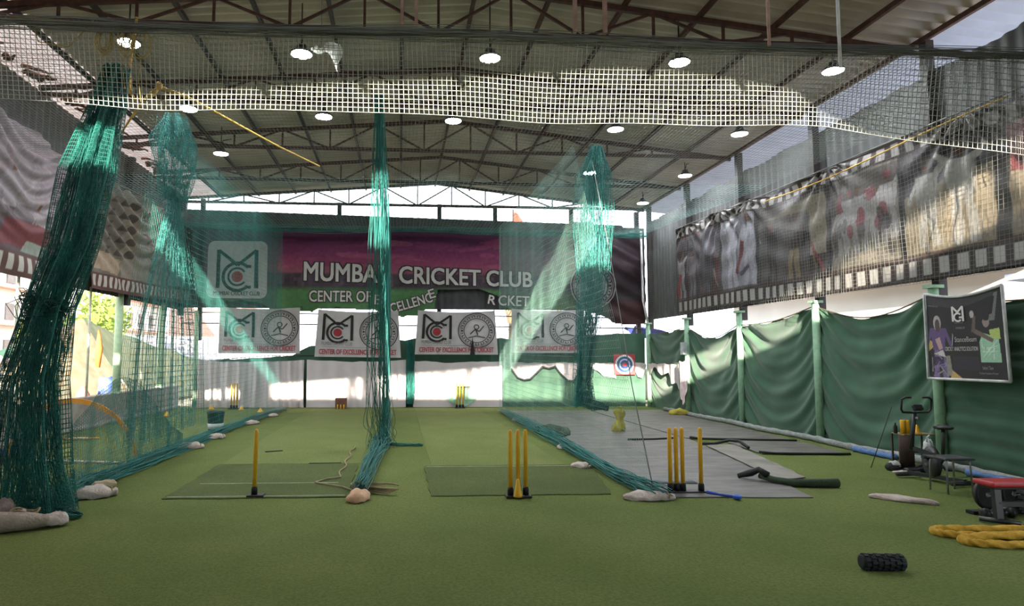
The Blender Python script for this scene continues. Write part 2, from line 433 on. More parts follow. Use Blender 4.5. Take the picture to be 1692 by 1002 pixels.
tin_wall('wall_front', 'y', YF, -13.0, XR + .1, 0.0, lambda x: np.interp(x, [-13, 3, 5, 9], [6.58, 6.56, 6.2, 6.15]), M_tinl, 'tin wall behind the viewer')  # unseen wall; top line and leftward extension shaped to trim the sunbeam
# added unseen sheet over the front opening; its lower edge shapes the sun streak
tf = np.arange(-13.0, XR + .1, .1); zlo = np.interp(tf, [-13, -10.5, -9, -7.6, -6, -3, 2.8, 3.4, 4.1, 5.0, 5.6, 6.2, 6.8, 9], [6.6, 6.8, 7.25, 7.5, 7.62, 7.72, 7.70, 7.30, 7.02, 6.92, 6.9, 7.0, 6.85, 6.6]); n = len(tf); i = np.arange(n - 1)
V = np.concatenate([np.stack([tf, 0 * tf + YF + .04, zlo], 1), np.stack([tf, 0 * tf + YF + .04, np.maximum(roof_z(tf) + .25, zlo + .02)], 1)])
o = mesh_obj('wall_sun_mask', V, np.stack([i, i + 1, i + 1 + n, i + n], 1), M_tinl, None, smooth=False); tag(o, 'added tin sheet behind the viewer that shapes the sun streak', 'wall', kind='structure')
tin_wall('wall_sun_block', 'x', XL - .1, YF, 11.4, 1.9, 3.25, M_tinl, 'added grey tin blocking the sun on the left beside the viewer')  # added out of view; stops higher sun rays reaching the inner turf
tin_wall('wall_light_block', 'x', XL - .2, YF, 7.2, 0.0, 1.9, M_tinl, 'added grey tin panel beside the viewer, darkening the foreground')  # added out of view to keep the near turf dark
# low parapet on the left
lw = MB(); lw.box((XL - .15, (YF + YB) / 2, .36), (.24, YB - YF, .72)); o = lw.build('wall_low', M_conc, smooth=False, bevel=.02)
tag(o, 'low grey concrete parapet along the open left side', 'wall', kind='structure')
kb = MB(); kb.tube([(XL + .06, y, .04 + .01 * math.sin(y * 3)) for y in np.linspace(9, 22.3, 60)], [.07 + .015 * math.sin(i * 1.7) for i in range(60)], 7)
o = kb.build('net_rope', mat('dusty_net', '8c8a80', rough=.9, bump=.4, scale=20), None); tag(o, 'dusty rolled net edge lying against the low left parapet', 'net')

# trusses
TR_Y = [7.1, 10.15, 13.2, 16.25, 19.3, 22.35]
TR_N = {7.1: 'just above the top edge of view', 10.15: 'nearest in view, behind the front edge of the roof net', 13.2: 'second in view, above the sunlit band of netting', 16.25: 'third in view, above the middle of the hall', 19.3: 'fourth in view, next before the gable', 22.35: 'in the bright gable opening at the far end'}
def make_truss(name, y, label):
    t = thing(name, label, 'truss', (0, y, 0), 'steel roof trusses')
    zb = 6.80; xl, xr = XL + .1, XR - .05
    top = lambda x: float(roof_z(x)) - .18
    MB().bar((xl, y, top(xl)), (RIDGE, y, top(RIDGE)), .07, .09).bar((RIDGE, y, top(RIDGE)), (xr, y, top(xr)), .07, .09).build('top_chord', M_rsteel, t, smooth=False)
    MB().bar((xl, y, zb), (xr, y, zb), .07, .08).build('bottom_chord', M_rsteel, t, smooth=False)
    xs = np.linspace(xl + .7, xr - .9, 13)
    for x in xs: MB().bar((x, y, zb), (x, y, top(x)), .04, .04).build('vertical_strut', M_rsteel, t, smooth=False)
    for i in range(12):
        a, b = (xs[i], xs[i + 1]) if i % 2 == 0 else (xs[i + 1], xs[i])
        MB().bar((a, y, zb), (b, y, top(b)), .04, .04).build('diagonal_strut', M_rsteel, t, smooth=False)
    return t
T0 = make_truss('roof_truss', TR_Y[0], 'rusty steel roof truss ' + TR_N[7.1])
for y in TR_Y:
    if y == TR_Y[0]: continue
    c = copy_tree(T0); c.location = (0, y, 0)
    c['label'] = 'rusty steel roof truss ' + TR_N.get(y, 'behind the viewer, nearer to the front wall' if y < 2 else 'overhead, behind the viewer')
# purlins
PX = [-6.08, -4.85, -3.6, -2.4, -1.2, 0.0, 1.2, 2.4, 3.6, 4.85, 6.1, 7.35, 8.45]
PN = ['along the pale lining at the left eave', 'second from the left eave', 'third from the left eave', 'fourth from the left eave', 'second to the left of the ridge', 'next left of the ridge', 'under the ridge', 'next right of the ridge', 'second to the right of the ridge', 'fourth from the right eave', 'third from the right eave', 'second from the right eave', 'along the top of the right wall opening']
for x, n in zip(PX, PN):
    z = float(roof_z(x)) - .095
    o = MB().bar((x, YF, z), (x, YB + .3, z), .06, .085).build('purlin', M_rsteel if 0 < x < 9 else M_steel, smooth=False)
    tag(o, 'long dark roof purlin ' + n, 'purlin', 'roof purlins')
# bays: upper dark columns and lower green poles
BAY = [(9.95, 'beside the framed poster'), (12.95, 'second before the far corner swag'), (16.0, 'lit by the sun streak'), (19.05, 'with a small grey box on it'), (22.1, 'in the far right corner')]
BAYU = ['above the framed poster', 'above the beige panel of the banner', 'above the middle of the far film banner', 'near the far end of the film banner', 'at the far right corner']
for (y, n), nu_ in zip(BAY, BAYU):
    o = MB().bar((XR + .03, y, 2.6), (XR + .03, y, float(roof_z(XR)) - .1), .14, .14, (0, 1, 0)).build('steel_column', M_steel, smooth=False); tag(o, 'dark upper steel column ' + nu_, 'column', 'upper steel columns on the right wall')
    t = thing('green_pole', 'pale green round pole on the right, ' + n, 'pole', (XR - .08, y, 0), 'green poles along the right side')
    MB().tube([(XR - .08, y, 0), (XR - .08, y, 2.78)], .075, 14).build('pole_tube', M_pole, t)
    MB().box((XR - .08, y, 2.81), (.2, .2, .05)).build('cap_plate', M_pole, t, smooth=False)
    if y == 19.05: MB().box((XR - .2, y - .02, 1.93), (.12, .2, .36)).build('meter_box', mat('grey_box', 'a9b0b2', rough=.5), t, smooth=False, bevel=.01)
LPN = [(11.65, 'hidden behind the gathered front net'), (14.7, 'brightest, next to the gathered dark net'), (17.85, 'in front of the blue drum'), (21.0, 'near the far end of the parapet')]
for y, n in LPN:
    t = thing('green_pole', 'pale cream green pole on the left parapet, ' + n, 'pole', (XL - .1, y, .7), 'pale poles on the left parapet')
    MB().tube([(XL - .1, y, .7), (XL - .1, y, 3.3)], .1, 14).build('pole_tube', M_pole2, t)
    MB().box((XL - .1, y, .73), (.22, .22, .05)).build('foot_plate', M_pole2, t, smooth=False)
for y, n in ((13.2, 'beside the dark gathered net'), (16.2, 'in front of the tarpaulin flap'), (19.5, 'right of the blue drum'), (22.0, 'before the grey fence')):
    o = MB().tube([(XL - .1, y, .7), (XL - .1, y, 3.3)], .03, 8).build('thin_pipe', mat('cream_pipe', 'c3c7b4', rough=.5)); tag(o, 'thin cream pipe standing on the left parapet ' + n, 'pipe', 'thin pipes on the left parapet')
for y, n in ((11.8, 'nearest, behind the top of the gathered net'), (18.0, 'in the gap between the two banners'), (22.4, 'at the far left corner')):
    o = MB().bar((XL, y, 3.0), (XL, y, 6.98), .17, .17, (0, 1, 0)).build('steel_column', M_steel, smooth=False); tag(o, 'dark upper steel column on the left wall ' + n, 'column', 'upper steel columns on the left wall')
o = MB().tube([(-6.6, 22.2, 0), (-6.62, 22.2, 3.15)], .07, 12).build('green_pole', M_pole2); tag(o, 'pale round pole at the far left corner beside the white curtain', 'pole')
o = MB().tube([(8.42, 22.1, 2.8), (8.30, 22.2, 3.6), (8.28, 22.2, 6.0)], .04, 10).build('white_pipe', mat('white_paint', 'c9c9c9', rough=.5)); tag(o, 'white upright pipe in the far right corner beside the banner', 'pipe')
# posts and rails of the far wall
for x, z0, z1, n in ((-6.7, 2.2, 7.0, 'at the far left corner'), (-2.1, 6.3, 6.95, 'left stub in the gable opening'), (1.35, 3.0, 6.95, 'right of the middle net, above the torn hole'), (3.3, 6.2, 6.95, 'short stub right of centre in the gable opening'), (6.0, 2.3, 6.9, 'behind the round crest'), (8.35, 2.3, 6.8, 'at the far right corner')):
    o = MB().bar((x, YB + .22, z0), (x, YB + .22, z1), .14, .14, (0, 1, 0)).build('steel_column', M_steel, smooth=False); tag(o, 'dark steel post, far wall, ' + n, 'column', 'far wall posts')
for z, n in ((3.08, 'upper of two, behind the hanging logo banners'), (2.72, 'lower of two, behind the hanging logo banners')):
    o = MB().tube([(XL, YB + .14, z + .05), (XR, YB + .14, z - .05)], .022, 6).build('steel_rail', M_steel); tag(o, 'thin dark rail across the far wall opening, ' + n, 'rail', 'far wall rails')
# jagged rusty edges torn from the left lining
M_rust = mat('rust_scrap', '7d5546', rough=.9, var=.3, scale=9, col2='5d3b31')
rr = random.Random(4)
SN = ['nearest, at the left edge of view', 'second from the left edge of view', 'third, above the gathered net', 'right of the gathered front net', 'below the knotted rope end', 'before the upper left column', 'just past the upper left column', 'beside the second gathered net', 'last, towards the far gable']
for i, y in enumerate((10.6, 11.6, 12.6, 14.3, 15.6, 17.0, 18.6, 19.7, 21.0)):
    b = MB()
    for k in range(7):
        x0 = XL + .05 + rr.uniform(0, .1); l = rr.uniform(.15, .6); yy = y + rr.uniform(-.45, .45); wv = rr.uniform(.02, .07); zz = float(roof_z(x0)) - .03
        pts = [(x0 + l * t, yy + .1 * math.sin(t * 3 + k), float(roof_z(x0 + l * t)) - .05 - .12 * t * rr.uniform(.3, 1)) for t in np.linspace(0, 1, 6)]
        b.tube(pts, [wv * (1 - .7 * t) for t in np.linspace(0, 1, 6)], 5)
    tag(b.build('rusty_scrap', M_rust), 'torn rusty edge of the left eave lining, ' + SN[i], 'scrap', 'rusty scraps at the left eave')

# ------------------------------------------------------------------ outside
M_gnd = mat('dry_ground', '9d8f78', rough=1, var=.2, scale=.6, col2='837760')
o = MB().box((0, 15, -.2), (160, 160, .12)).build('ground', M_gnd, smooth=False); tag(o, 'dry pale ground outside the hall', 'ground', kind='structure')
M_tarp = mat('olive_tarp', '8f9170', rough=.9, var=.12, scale=3, trans=.35, col2='7d8266', bump=.3, bscale=9)
M_tarp2 = mat('green_tarp', '76a08a', rough=.9, var=.12, scale=3, trans=.35, col2='628f7c', bump=.3, bscale=9)
M_flap = mat('beige_flap', 'b3a186', rough=.9, var=.12, scale=3, trans=.3, col2='9c8a6f', bump=.3, bscale=6)
t = thing('tarpaulin_tent', 'big olive and green tarpaulin shelter outside beyond the left parapet', 'tent', (-10.6, 26, 0))
def tz(u): return 2.95 - 1.45 * u ** .9 - .10 * np.sin(u * PI * 3) ** 2
def S(u, v):
    y = 24 + 13.5 * u; z = tz(u) * v
    return -8.9 - 2.1 * v ** .8 + .05 * np.sin(u * 60) * (1 - v) + .05 * np.sin(u * 14 + v * 6), y, z
sheet('side_sheet', S, 90, 16, M_tarp, t)
sheet('roof_sheet', lambda u, v: (-11.0 - 3 * v, 24 + 13.5 * u, tz(u) + .02 - 1.2 * v + .03 * np.sin(v * 12)), 60, 8, M_tarp2, t)
def S2(u, v): return -8.9 - 2.1 * v ** .8 - .6 * u, 23.95 - 3.6 * u + .10 * np.sin(u * 11) * (1 - v), (2.95 - 1.75 * u ** 1.3) * v
sheet('end_flap', S2, 40, 14, M_flap, t)
t = thing('tarpaulin_tent', 'low pale green net shelter outside at the left edge of view', 'tent', (-11, 15, 0))
sheet('side_sheet', lambda u, v: (-10.5 - 2.2 * v, 12.5 + 6.2 * u, (1.9 - .25 * np.sin(u * PI)) * v), 40, 10, M_tarp2, t)
sheet('roof_sheet', lambda u, v: (-12.7 - 3 * v, 12.5 + 6.2 * u, 1.9 - .25 * np.sin(u * PI) + .5 * v), 40, 6, M_tarp, t)
t = thing('drum', 'blue plastic drum outside between the pale poles', 'drum', (-8.55, 20.4, 0))
MB().lathe([(.27, 0), (.29, .03), (.29, .3), (.3, .33), (.29, .36), (.29, .66), (.3, .69), (.29, .72), (.28, 1.0), (.26, 1.04)], (-8.55, 20.4, 0), 28).build('barrel', mat('blue_plastic', '4c62b5', rough=.45), t)
MB().lathe([(.05, 0), (.05, .03)], (-8.45, 20.35, 1.04), 12).build('bung', mat('blue_cap', '3b4d96', rough=.5), t)
o = MB().lathe([(.25, 0), (.27, .02), (.24, .3), (.17, .6), (.06, .8)], (-8.9, 19.55, 0), 20).build('sack_heap', mat('faded_red', 'b0776b', rough=.9, scale=8, bump=.5)); tag(o, 'faded red heap outside left of the blue drum', 'sack')
o = MB().tube([(-9.6, 22.0, 2.5), (-9.58, 22.02, 1.9), (-9.6, 22.0, 1.3)], [.03, .12, .08], 8).build('hanging_cloth', mat('orange_cloth', 'b5763c', rough=.9)); tag(o, 'orange brown cloth hanging at the tarpaulin edge outside', 'cloth')
# tin fence beyond
t = np.arange(0, 17, .05)
V = np.concatenate([np.stack([-17 + .75 * t, 41 + .7 * t, 0 * t], 1) + np.stack([corr_x(t, .3, .05), 0 * t, 0 * t], 1), np.stack([-17 + .75 * t, 41 + .7 * t, 2.9 + 0 * t], 1) + np.stack([corr_x(t, .3, .05), 0 * t, 0 * t], 1)])
i = np.arange(len(t) - 1); n = len(t)
o = mesh_obj('tin_fence', V, np.stack([i, i + 1, i + 1 + n, i + n], 1), mat('fence_tin', 'a9a9b2', rough=.6, var=.1, scale=1), None, smooth=False); tag(o, 'pale grey tin fence outside beyond the tarpaulin', 'fence')
# apartment houses
M_wallw = mat('white_render', 'd9d6d0', rough=.9, var=.06, scale=.5)
M_win = mat('window_dark', '7d7470', rough=.4)
M_pink = mat('pink_render', 'caa596', rough=.9)
def house(x, y, wx, wy, h, m, label):
    t = thing('apartment_building', label, 'building', (x, y, 0), 'buildings outside on the left')
    MB().box((x, y, h / 2), (wx, wy, h)).build('wall', m, t, smooth=False)
    MB().box((x, y, h + .15), (wx + .5, wy + .5, .3)).build('roof_slab', M_wallw, t, smooth=False)
    for fz in np.arange(1.5, h - 1, 2.8):
        for k in np.arange(-wy / 2 + 1.4, wy / 2 - .6, 2.6):
            w_ = MB().box((x + wx / 2 + .03, y + k, fz + .7), (.12, 1.1, 1.25)).build('window', M_win, t, smooth=False)
        MB().box((x + wx / 2 + .4, y, fz - .35), (.9, wy * .9, .14)).build('balcony_slab', M_pink, t, smooth=False)
house(-34, 50, 8, 12, 11, M_wallw, 'tall white apartment block outside at the far left')
house(-29, 66, 8, 13, 8.5, M_wallw, 'white apartment block outside behind the tarpaulin peak')
house(-22, 84, 8, 14, 7.5, M_pink, 'pinkish building outside beyond the tree')
# trees
M_leaf = mat('leaf', '8b9a4f', rough=.8, var=.35, scale=3, trans=.4, col2='6d7f3a')
M_bark = mat('bark', '6b5a45', rough=.95)
def tree(x, y, h, cr, label, n=900, seed=1, m=M_leaf):
    r_ = np.random.default_rng(seed); t = thing('tree', label, 'tree', (x, y, 0), 'trees outside')
    MB().tube([(x, y, 0), (x + .1, y, h * .4), (x - .1, y + .1, h * .75)], [.16, .12, .05], 8).tube([(x, y, h * .35), (x + .7, y, h * .65)], [.08, .03], 6).tube([(x, y, h * .4), (x - .6, y + .3, h * .7)], [.08, .03], 6).build('trunk', M_bark, t)
    c = []
    for _ in range(9): c.append((np.array([x, y, h * .72]) + r_.normal(0, 1, 3) * np.array([cr * .5, cr * .5, h * .11]), r_.uniform(.35, .6) * cr))
    V = []; F = []
    for i in range(n):
        q, rad = c[i % 9]; v = r_.normal(0, 1, 3); v /= np.linalg.norm(v); p = q + v * rad * r_.uniform(.5, 1); s = r_.uniform(.1, .22)
        a = r_.normal(0, 1, 3); a /= np.linalg.norm(a); b = np.cross(a, v); b /= np.linalg.norm(b) + 1e-6
        k = len(V); V += [p - a * s, p + b * s * .5, p + a * s, p - b * s * .5]; F.append((k, k + 1, k + 2, k + 3))
    mesh_obj('foliage', V, F, m, t, smooth=False)
tree(-15.2, 34, 4.6, 1.9, 'leafy green tree outside behind the tarpaulin shelter', 1500, 3)
tree(-20.5, 41, 4.4, 1.8, 'small tree outside in front of the pinkish building', 1100, 4)
M_leaf2 = mat('leaf_yellow', 'a9a93c', rough=.8, var=.3, scale=3, trans=.5, col2='8b9434')
tree(9.4, 36, 9.6, 2.3, 'yellow green treetop seen through the gable behind the right net', 1500, 5, M_leaf2)
tree(6.3, 38, 9.0, 1.2, 'small yellow treetop seen through the gable left of the taller one', 700, 6, M_leaf2)
t = thing('flag', 'small red flag on a thin mast seen through the gable opening', 'flag', (7.6, 44, 0))
MB().tube([(7.4, 44, 0), (7.6, 44, 11.6)], .05, 6).build('mast', M_steel, t)
sheet('cloth', lambda u, v: (7.55 + .8 * u * (1 - .5 * v), 44 + .1 * np.sin(u * 6), 10.6 + .9 * v * (1 - .3 * u)), 8, 6, mat('red_flag', 'c8503f', rough=.8, trans=.3), t)
# right: blue roofed shed beyond the curtain
t = thing('blue_shed', 'blue corrugated shed outside above the right curtain', 'shed', (13.5, 9, 0))
MB().box((14.5, 8.5, 1.5), (4, 7.0, 3.0)).build('wall', mat('blue_tin', '3f6fae', rough=.5, var=.15, scale=2), t, smooth=False)
MB().box((14.3, 8.5, 3.12), (4.8, 7.6, .12), RY(.06)).build('roof', mat('pale_blue_tin', 'aab6cf', rough=.5), t, smooth=False)
t = thing('white_house', 'pale low house outside beyond the right curtain', 'building', (16, 22, 0))
MB().box((17, 21, 2.0), (5, 14, 4.0)).build('wall', M_wallw, t, smooth=False)
MB().box((16.8, 21, 4.1), (6, 15, .2)).build('roof', M_pink, t, smooth=False)
t = thing('rubble_heap', 'dark heap outside at the far right corner behind the curtain', 'heap', (10.5, 26, 0))
MB().box((10.5, 26, .6), (2.4, 1.4, 1.2)).build('heap_base', M_conc, t, smooth=False, bevel=.2)
sheet('cover_sheet', lambda u, v: (9.2 + 2.6 * u, 25.2 + 1.6 * v, 2.75 - .5 * u + .15 * np.sin(v * 9 + u * 5)), 20, 14, mat('blue_cover', '46549a', rough=.6), t)
# ------------------------------------------------------------------ lamps
M_lens = bpy.data.materials.new('lamp_lens'); M_lens.use_nodes = True
b_ = M_lens.node_tree.nodes['Principled BSDF']; b_.inputs['Base Color'].default_value = (1, 1, 1, 1)
b_.inputs['Emission Color'].default_value = (.93, .96, 1, 1); b_.inputs['Emission Strength'].default_value = LAMP
M_lampb = mat('lamp_housing', '3c3c3e', rough=.4, metal=.5)
LP = [(-4.31, 10.48, 'leftmost of the nearest row, behind the rope coils'), (-1.64, 10.68, 'beside the white net scrap, nearest row'), (1.46, 10.61, 'in the middle of the nearest row'), (4.65, 10.54, 'brightest, fourth in the nearest row'), (7.43, 10.67, 'rightmost of the nearest row'),
      (-4.26, 13.31, 'above the yellow rope, leftmost of the second row'), (-1.6, 13.55, 'second from left in the second row'), (1.09, 13.6, 'in the middle of the second row'), (4.65, 13.86, 'just right of the gathered right net top'), (7.49, 13.96, 'rightmost of the second row, near the right eave'),
      (-4.4, 16.29, 'faint, between the left gathered net and the gable'), (5.08, 17.29, 'just left of the gathered right net'), (7.75, 17.38, 'in the third row near the right eave'), (7.79, 20.67, 'farthest, above the right end of the gable opening')]
proto = None
for x, y, n in LP:
    if proto is None:
        t = thing('high_bay_lamp', 'x', 'lamp', (x, y, 6.62), 'ceiling lamps')
        MB().lathe([(.05, .02), (.175, .0), (.18, .03), (.10, .08), (.07, .16), (.03, .17)], (x, y, 6.62), 24).build('lamp_housing', M_lampb, t)
        MB().lathe([(.02, -.012), (.165, -.008), (.168, .0), (.02, .004)], (x, y, 6.62), 24).build('lamp_lens', M_lens, t)
        MB().tube([(x, y, 6.78), (x + .04, y, 6.95), (x + .25, y + .02, 7.0)], .012, 6).build('cable', M_steel, t)
        proto = t
    else: t = copy_tree(proto); t.location = (x, y, 6.62)
    MB().tube([(x, y, 6.78), (x, y, float(roof_z(x)) - .02)], .012, 6).build('hanger_rod', M_steel, t)
    t['label'] = 'glowing round ceiling lamp ' + n

# ------------------------------------------------------------------ nets
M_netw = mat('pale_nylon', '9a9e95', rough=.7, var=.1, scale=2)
M_netr = mat('shaded_nylon', '6b716c', rough=.7, var=.15, scale=2)  # darker copy of the pale nylon, so the unlit net stays dim
M_nett = mat('teal_nylon', '3a7f77', rough=.6, var=.18, scale=3, col2='2c6c69')
M_netd = mat('dark_teal_nylon', '257569', rough=.6, var=.25, scale=3, col2='1c5a53')
M_netg = mat('grey_nylon', '6f736e', rough=.7, var=.15, scale=3)
M_rope = mat('yellow_rope', 'c9a352', rough=.8, var=.12, scale=20)
PY = np.array([7.9, 8.5, 9.2, 10.5, 12, 15, 18, 21.4]); PZ = np.array([5.64, 5.60, 5.56, 5.52, 5.52, 5.58, 5.68, 5.80])
PS = np.concatenate([[0], np.cumsum(np.hypot(np.diff(PY), np.diff(PZ)))]); PS /= PS[-1]
def roofnet(u, v, v0=0.0, v1=1.0):
    s = v0 + (v1 - v0) * v
    x = -6.9 + 15.1 * u
    y = np.interp(s, PS, PY) + .05 * np.sin(x * 1.9) * (1 - s); z = np.interp(s, PS, PZ) + .025 * np.sin(x * 1.3 + 1) + .02 * np.sin(x * 3.1 + y * .7) - .10 * np.sin(u * PI * 4) ** 2 * s
    return x, y, z
split = float(np.interp(14.2, PY, PS))
t = thing('roof_net', 'wide pale grid net spread under the roof with a sunlit band across it', 'net', (0, 7.85, 5))
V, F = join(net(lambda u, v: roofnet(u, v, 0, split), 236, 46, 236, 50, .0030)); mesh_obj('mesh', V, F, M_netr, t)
def valance(u, v):
    x = -6.9 + 15.1 * u; zb = 4.66 + .03 * np.sin(x * 1.1 + 2) + .012 * np.sin(x * 2.7) + np.interp(x, [-7, -5, -2, 5.5, 8.3], [.12, .10, .02, -.02, -.30]); zt = 5.62 + .03 * np.sin(x * 1.9)
    return x + .05 * np.sin(x * 1.5 + 1) * (1 - v), 7.92 + .02 * np.sin(x * 1.3) * (1 - v) + .14 * (1 - v) + .008 * np.sin(x * 3.7 + v * 3), zb + (zt - zb) * v
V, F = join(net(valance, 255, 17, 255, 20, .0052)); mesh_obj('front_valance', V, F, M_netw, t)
V = bundle([(-6.9, 7.85, 5.62), (-3, 7.84, 5.60), (1, 7.86, 5.66), (4, 7.85, 5.60), (8.2, 7.85, 5.64)], [.1], [.09], 40, .005, .5, 160, 5); mesh_obj('bunched_edge', V[0], V[1], M_netg, t)
MB().tube([(8.15, y, 5.16 + .05 * math.sin(y * .9)) for y in np.linspace(8.2, 14.2, 24)], .013, 7).build('side_rope', M_rope, t)
t = thing('roof_net', 'teal tinted roof net sagging in front of the far gable wall', 'net', (0, 14.2, 5))
V, F = join(net(lambda u, v: roofnet(u, v, split, 1), 150, 40, 150, 60, .0034)); mesh_obj('mesh', V, F, mat('grey_teal_nylon', '7b9a96', rough=.7), t)
V = bundle([(-6.9, 21.4, 5.82), (-3, 21.4, 5.74), (1, 21.4, 5.80), (4, 21.4, 5.72), (8.2, 21.4, 5.7)], [.12], [.10], 30, .006, .5, 140, 6); mesh_obj('bunched_edge', V[0], V[1], M_nett, t)
# side net along the right wall
t = thing('side_net', 'fine grey net hung in front of the right film banner', 'net', (8.05, 12, 2.8))
def S(u, v):
    y = 5.8 + 15.5 * u
    return 8.08 + .05 * np.sin(y * 2.1 + v * 2) + .03 * np.sin(y * 7), y, 2.85 + (2.25 + .05 * np.sin(y * .9)) * v
V, F = join(net(S, 200, 34, 160, 16, .0024)); mesh_obj('mesh', V, F, M_netg, t)
# lane curtains
def lane(name, label, X0, y0b, y0t, y1, ztop, seed, m, nu, nv, rad, amp=.07):
    t = thing(name, label, 'net', (X0, (y0b + y1) / 2, 0))
    def S(u, v):
        ya = y0b + (y0t - y0b) * v
        y = ya + (y1 - ya) * u; zt = np.interp(y, PY, PZ) + ztop
        return X0 + amp * np.sin(y * 2.3 + seed) * (.4 + .6 * (1 - v)) + amp * .6 * np.sin(y * 6.1 + seed * 2 + v) + .012 * noise1(y * 2 + v * 2, seed), y, .02 + zt * v
    V, F = join(net(S, nu, nv, 150, 26, rad)); mesh_obj('mesh', V, F, m, t); return t
tL = lane('lane_net', 'teal net curtain dividing off the sunny left lane', -3.82, 9.0, 10.5, 21.8, -.05, 1, mat('dull_teal_nylon', '3f837b', rough=.6, var=.18, scale=3), 170, 56, .0021, .012)
V = bundle([(-3.85, 7.7, .10), (-3.95, 9.0, .09), (-3.85, 12, .08), (-3.84, 16, .07), (-3.6, 21.3, .05)], [.22, .2, .16, .14, .12], [.14, .11, .09, .08, .06], 46, .006, .45, 110, 7, 0.0); mesh_obj('floor_hem', V[0], V[1], M_nett, tL)
def skirt(u, v):
    y = 8.3 + 4.2 * u; return -3.9 + .03 * np.sin(y * 4) * (1 - v) + .012 * np.sin(y * 11), y, .03 + v * (1.25 * np.exp(-((u - .35) / .45) ** 2) + .1)
V, F = join(net(skirt, 110, 26, 110, 12, .0035)); mesh_obj('lifted_skirt', V, F, M_nett, tL)
tM = lane('lane_net', 'teal net curtain seen edge on in the middle of the hall', -.32, 12.4, 9.8, 21.9, -.02, 2, M_nett, 170, 56, .0024, .03)
V = bundle([(-.32, 9.5, 5.5), (-.33, 10.6, 3.4), (-.36, 11.6, 1.6), (-.35, 12.4, .5), (-.3, 12.7, .05)], [.08, .16, .23, .26, .28], [.06, .1, .14, .2, .3], 44, .0045, .3, 60, 8); mesh_obj('gathered_front', V[0], V[1], M_nett, tM)
V = bundle([(-.46, 8.15, .14), (-.42, 9.6, .12), (-.36, 11.2, .13), (-.32, 12.7, .12), (-.3, 14, .06), (-.3, 20, .05)], [.09, .10, .14, .2, .12, .1], [.1, .09, .1, .12, .06, .05], 44, .006, .45, 90, 9, 0.0); mesh_obj('floor_hem', V[0], V[1], M_nett, tM)
V = bundle([(-.35, 12.75, .05), (.1, 12.7, .03), (.45, 12.62, .03)], [.12, .08, .03], [.03], 16, .006, .4, 24, 10, 0.0); mesh_obj('trailing_end', V[0], V[1], M_netd, tM)
tR = lane('lane_net', 'sparse teal net curtain in front of the rubber mats on the right lane', 3.1, 8.0, 11.6, 20.6, -.05, 3, mat('pale_teal_nylon', '73988c', rough=.6, var=.15, scale=3), 150, 50, .0020, .012)
V = bundle([(3.08, 7.8, .08), (3.0, 9.2, .08), (3.05, 12, .09), (3.05, 15, .1), (3.12, 20.2, .06)], [.14, .1, .12, .2, .12], [.1, .07, .07, .1, .06], 40, .006, .45, 90, 12, 0.0); mesh_obj('floor_hem', V[0], V[1], M_nett, tR)
MB().tube([(3.42, 11.5, 5.2), (3.3, 10.2, 3.3), (3.15, 8.9, 1.3), (3.08, 8.0, .04)], .007, 6).build('edge_rope', M_netg, tR)
# gathered bunches
t = thing('gathered_net', 'dark teal net gathered into a thick slanting bunch at the left front', 'net', (-3.87, 7.5, 0))
pa = [(-3.88, 9.05, 5.6), (-3.9, 8.85, 4.9), (-3.9, 8.5, 4.0), (-3.88, 8.1, 3.0), (-3.95, 7.75, 2.2), (-3.98, 7.5, 1.4), (-3.95, 7.45, .6), (-3.92, 7.45, .03)]
WA, HA = [.15, .2, .27, .25, .23, .30, .38, .48], [.13, .18, .25, .2, .2, .24, .27, .30]
def tubenet(path, w, h, pl=9, amp=.22):
    P = np.array(path); q = np.linspace(0, 1, len(P)); qw = np.linspace(0, 1, len(w))
    def S(u, v):
        c = [np.interp(v, q, P[:, k]) for k in range(3)]; a = 2 * PI * u; k = 1 + amp * np.sin(pl * a + 4 * v) + .12 * np.sin(3 * a - 9 * v)
        return c[0] + np.interp(v, qw, w) * k * np.cos(a), c[1] + np.interp(v, qw, h) * k * np.sin(a), np.maximum(c[2] + .03 * np.sin(5 * a + 7 * v), .008)
    return S
V, F = join([bundle(pa, [.8 * q for q in WA], [.8 * q for q in HA], 150, .0042, .25, 60, 13, 0.0)] + net(tubenet(pa, WA, HA), 150, 110, 150, 60, .0036)); mesh_obj('mesh', V, F, M_netd, t)
V = bundle([(-3.97, 7.75, 2.35), (-4.02, 7.72, 2.2), (-3.9, 7.7, 2.05)], [.26], [.22], 60, .005, .35, 16, 15); mesh_obj('tied_knot', V[0], V[1], mat('black_green_nylon', '1f5049', rough=.7), t)
V = bundle([(-3.95, 7.4, .1), (-3.6, 7.35, .06), (-3.3, 7.3, .03)], [.25, .18, .05], [.1, .06, .03], 40, .006, .5, 24, 16, 0.0); mesh_obj('trailing_end', V[0], V[1], M_netd, t)
t = thing('gathered_net', 'teal net bunch tied up under the roof and fanning out over the left banner', 'net', (-3.85, 11.4, 2.4))
pb = [(-3.85, 11.35, 5.75), (-3.85, 11.4, 5.3), (-3.85, 11.45, 4.8), (-3.85, 11.5, 4.35)]
V, F = join([bundle(pb, [.14, .26, .22, .16], [.2, .36, .3, .18], 40, .004, .25, 30, 17)] + net(tubenet(pb, [.14, .3, .26, .18], [.2, .42, .34, .2], 7), 90, 40, 90, 20, .0034)); mesh_obj('gathered_top', V, F, M_nett, t)
def fan(u, v):
    sp = np.interp(v, [0, .15, .6, 1], [.4, 1.1, 3.2, 3.5]); y = 11.5 + (u - .5) * sp
    return -3.86 + .07 * np.sin(u * 40) * (.3 + v) + .04 * np.sin(u * 90), y, 4.4 - 4.0 * v
V, F = join(net(fan, 90, 44, 80, 24, .0034)); mesh_obj('fanned_mesh', V, F, M_nett, t)
t = thing('gathered_net', 'teal net bunch hanging at the right lane with its end above the mats', 'net', (3.3, 11.5, .8))
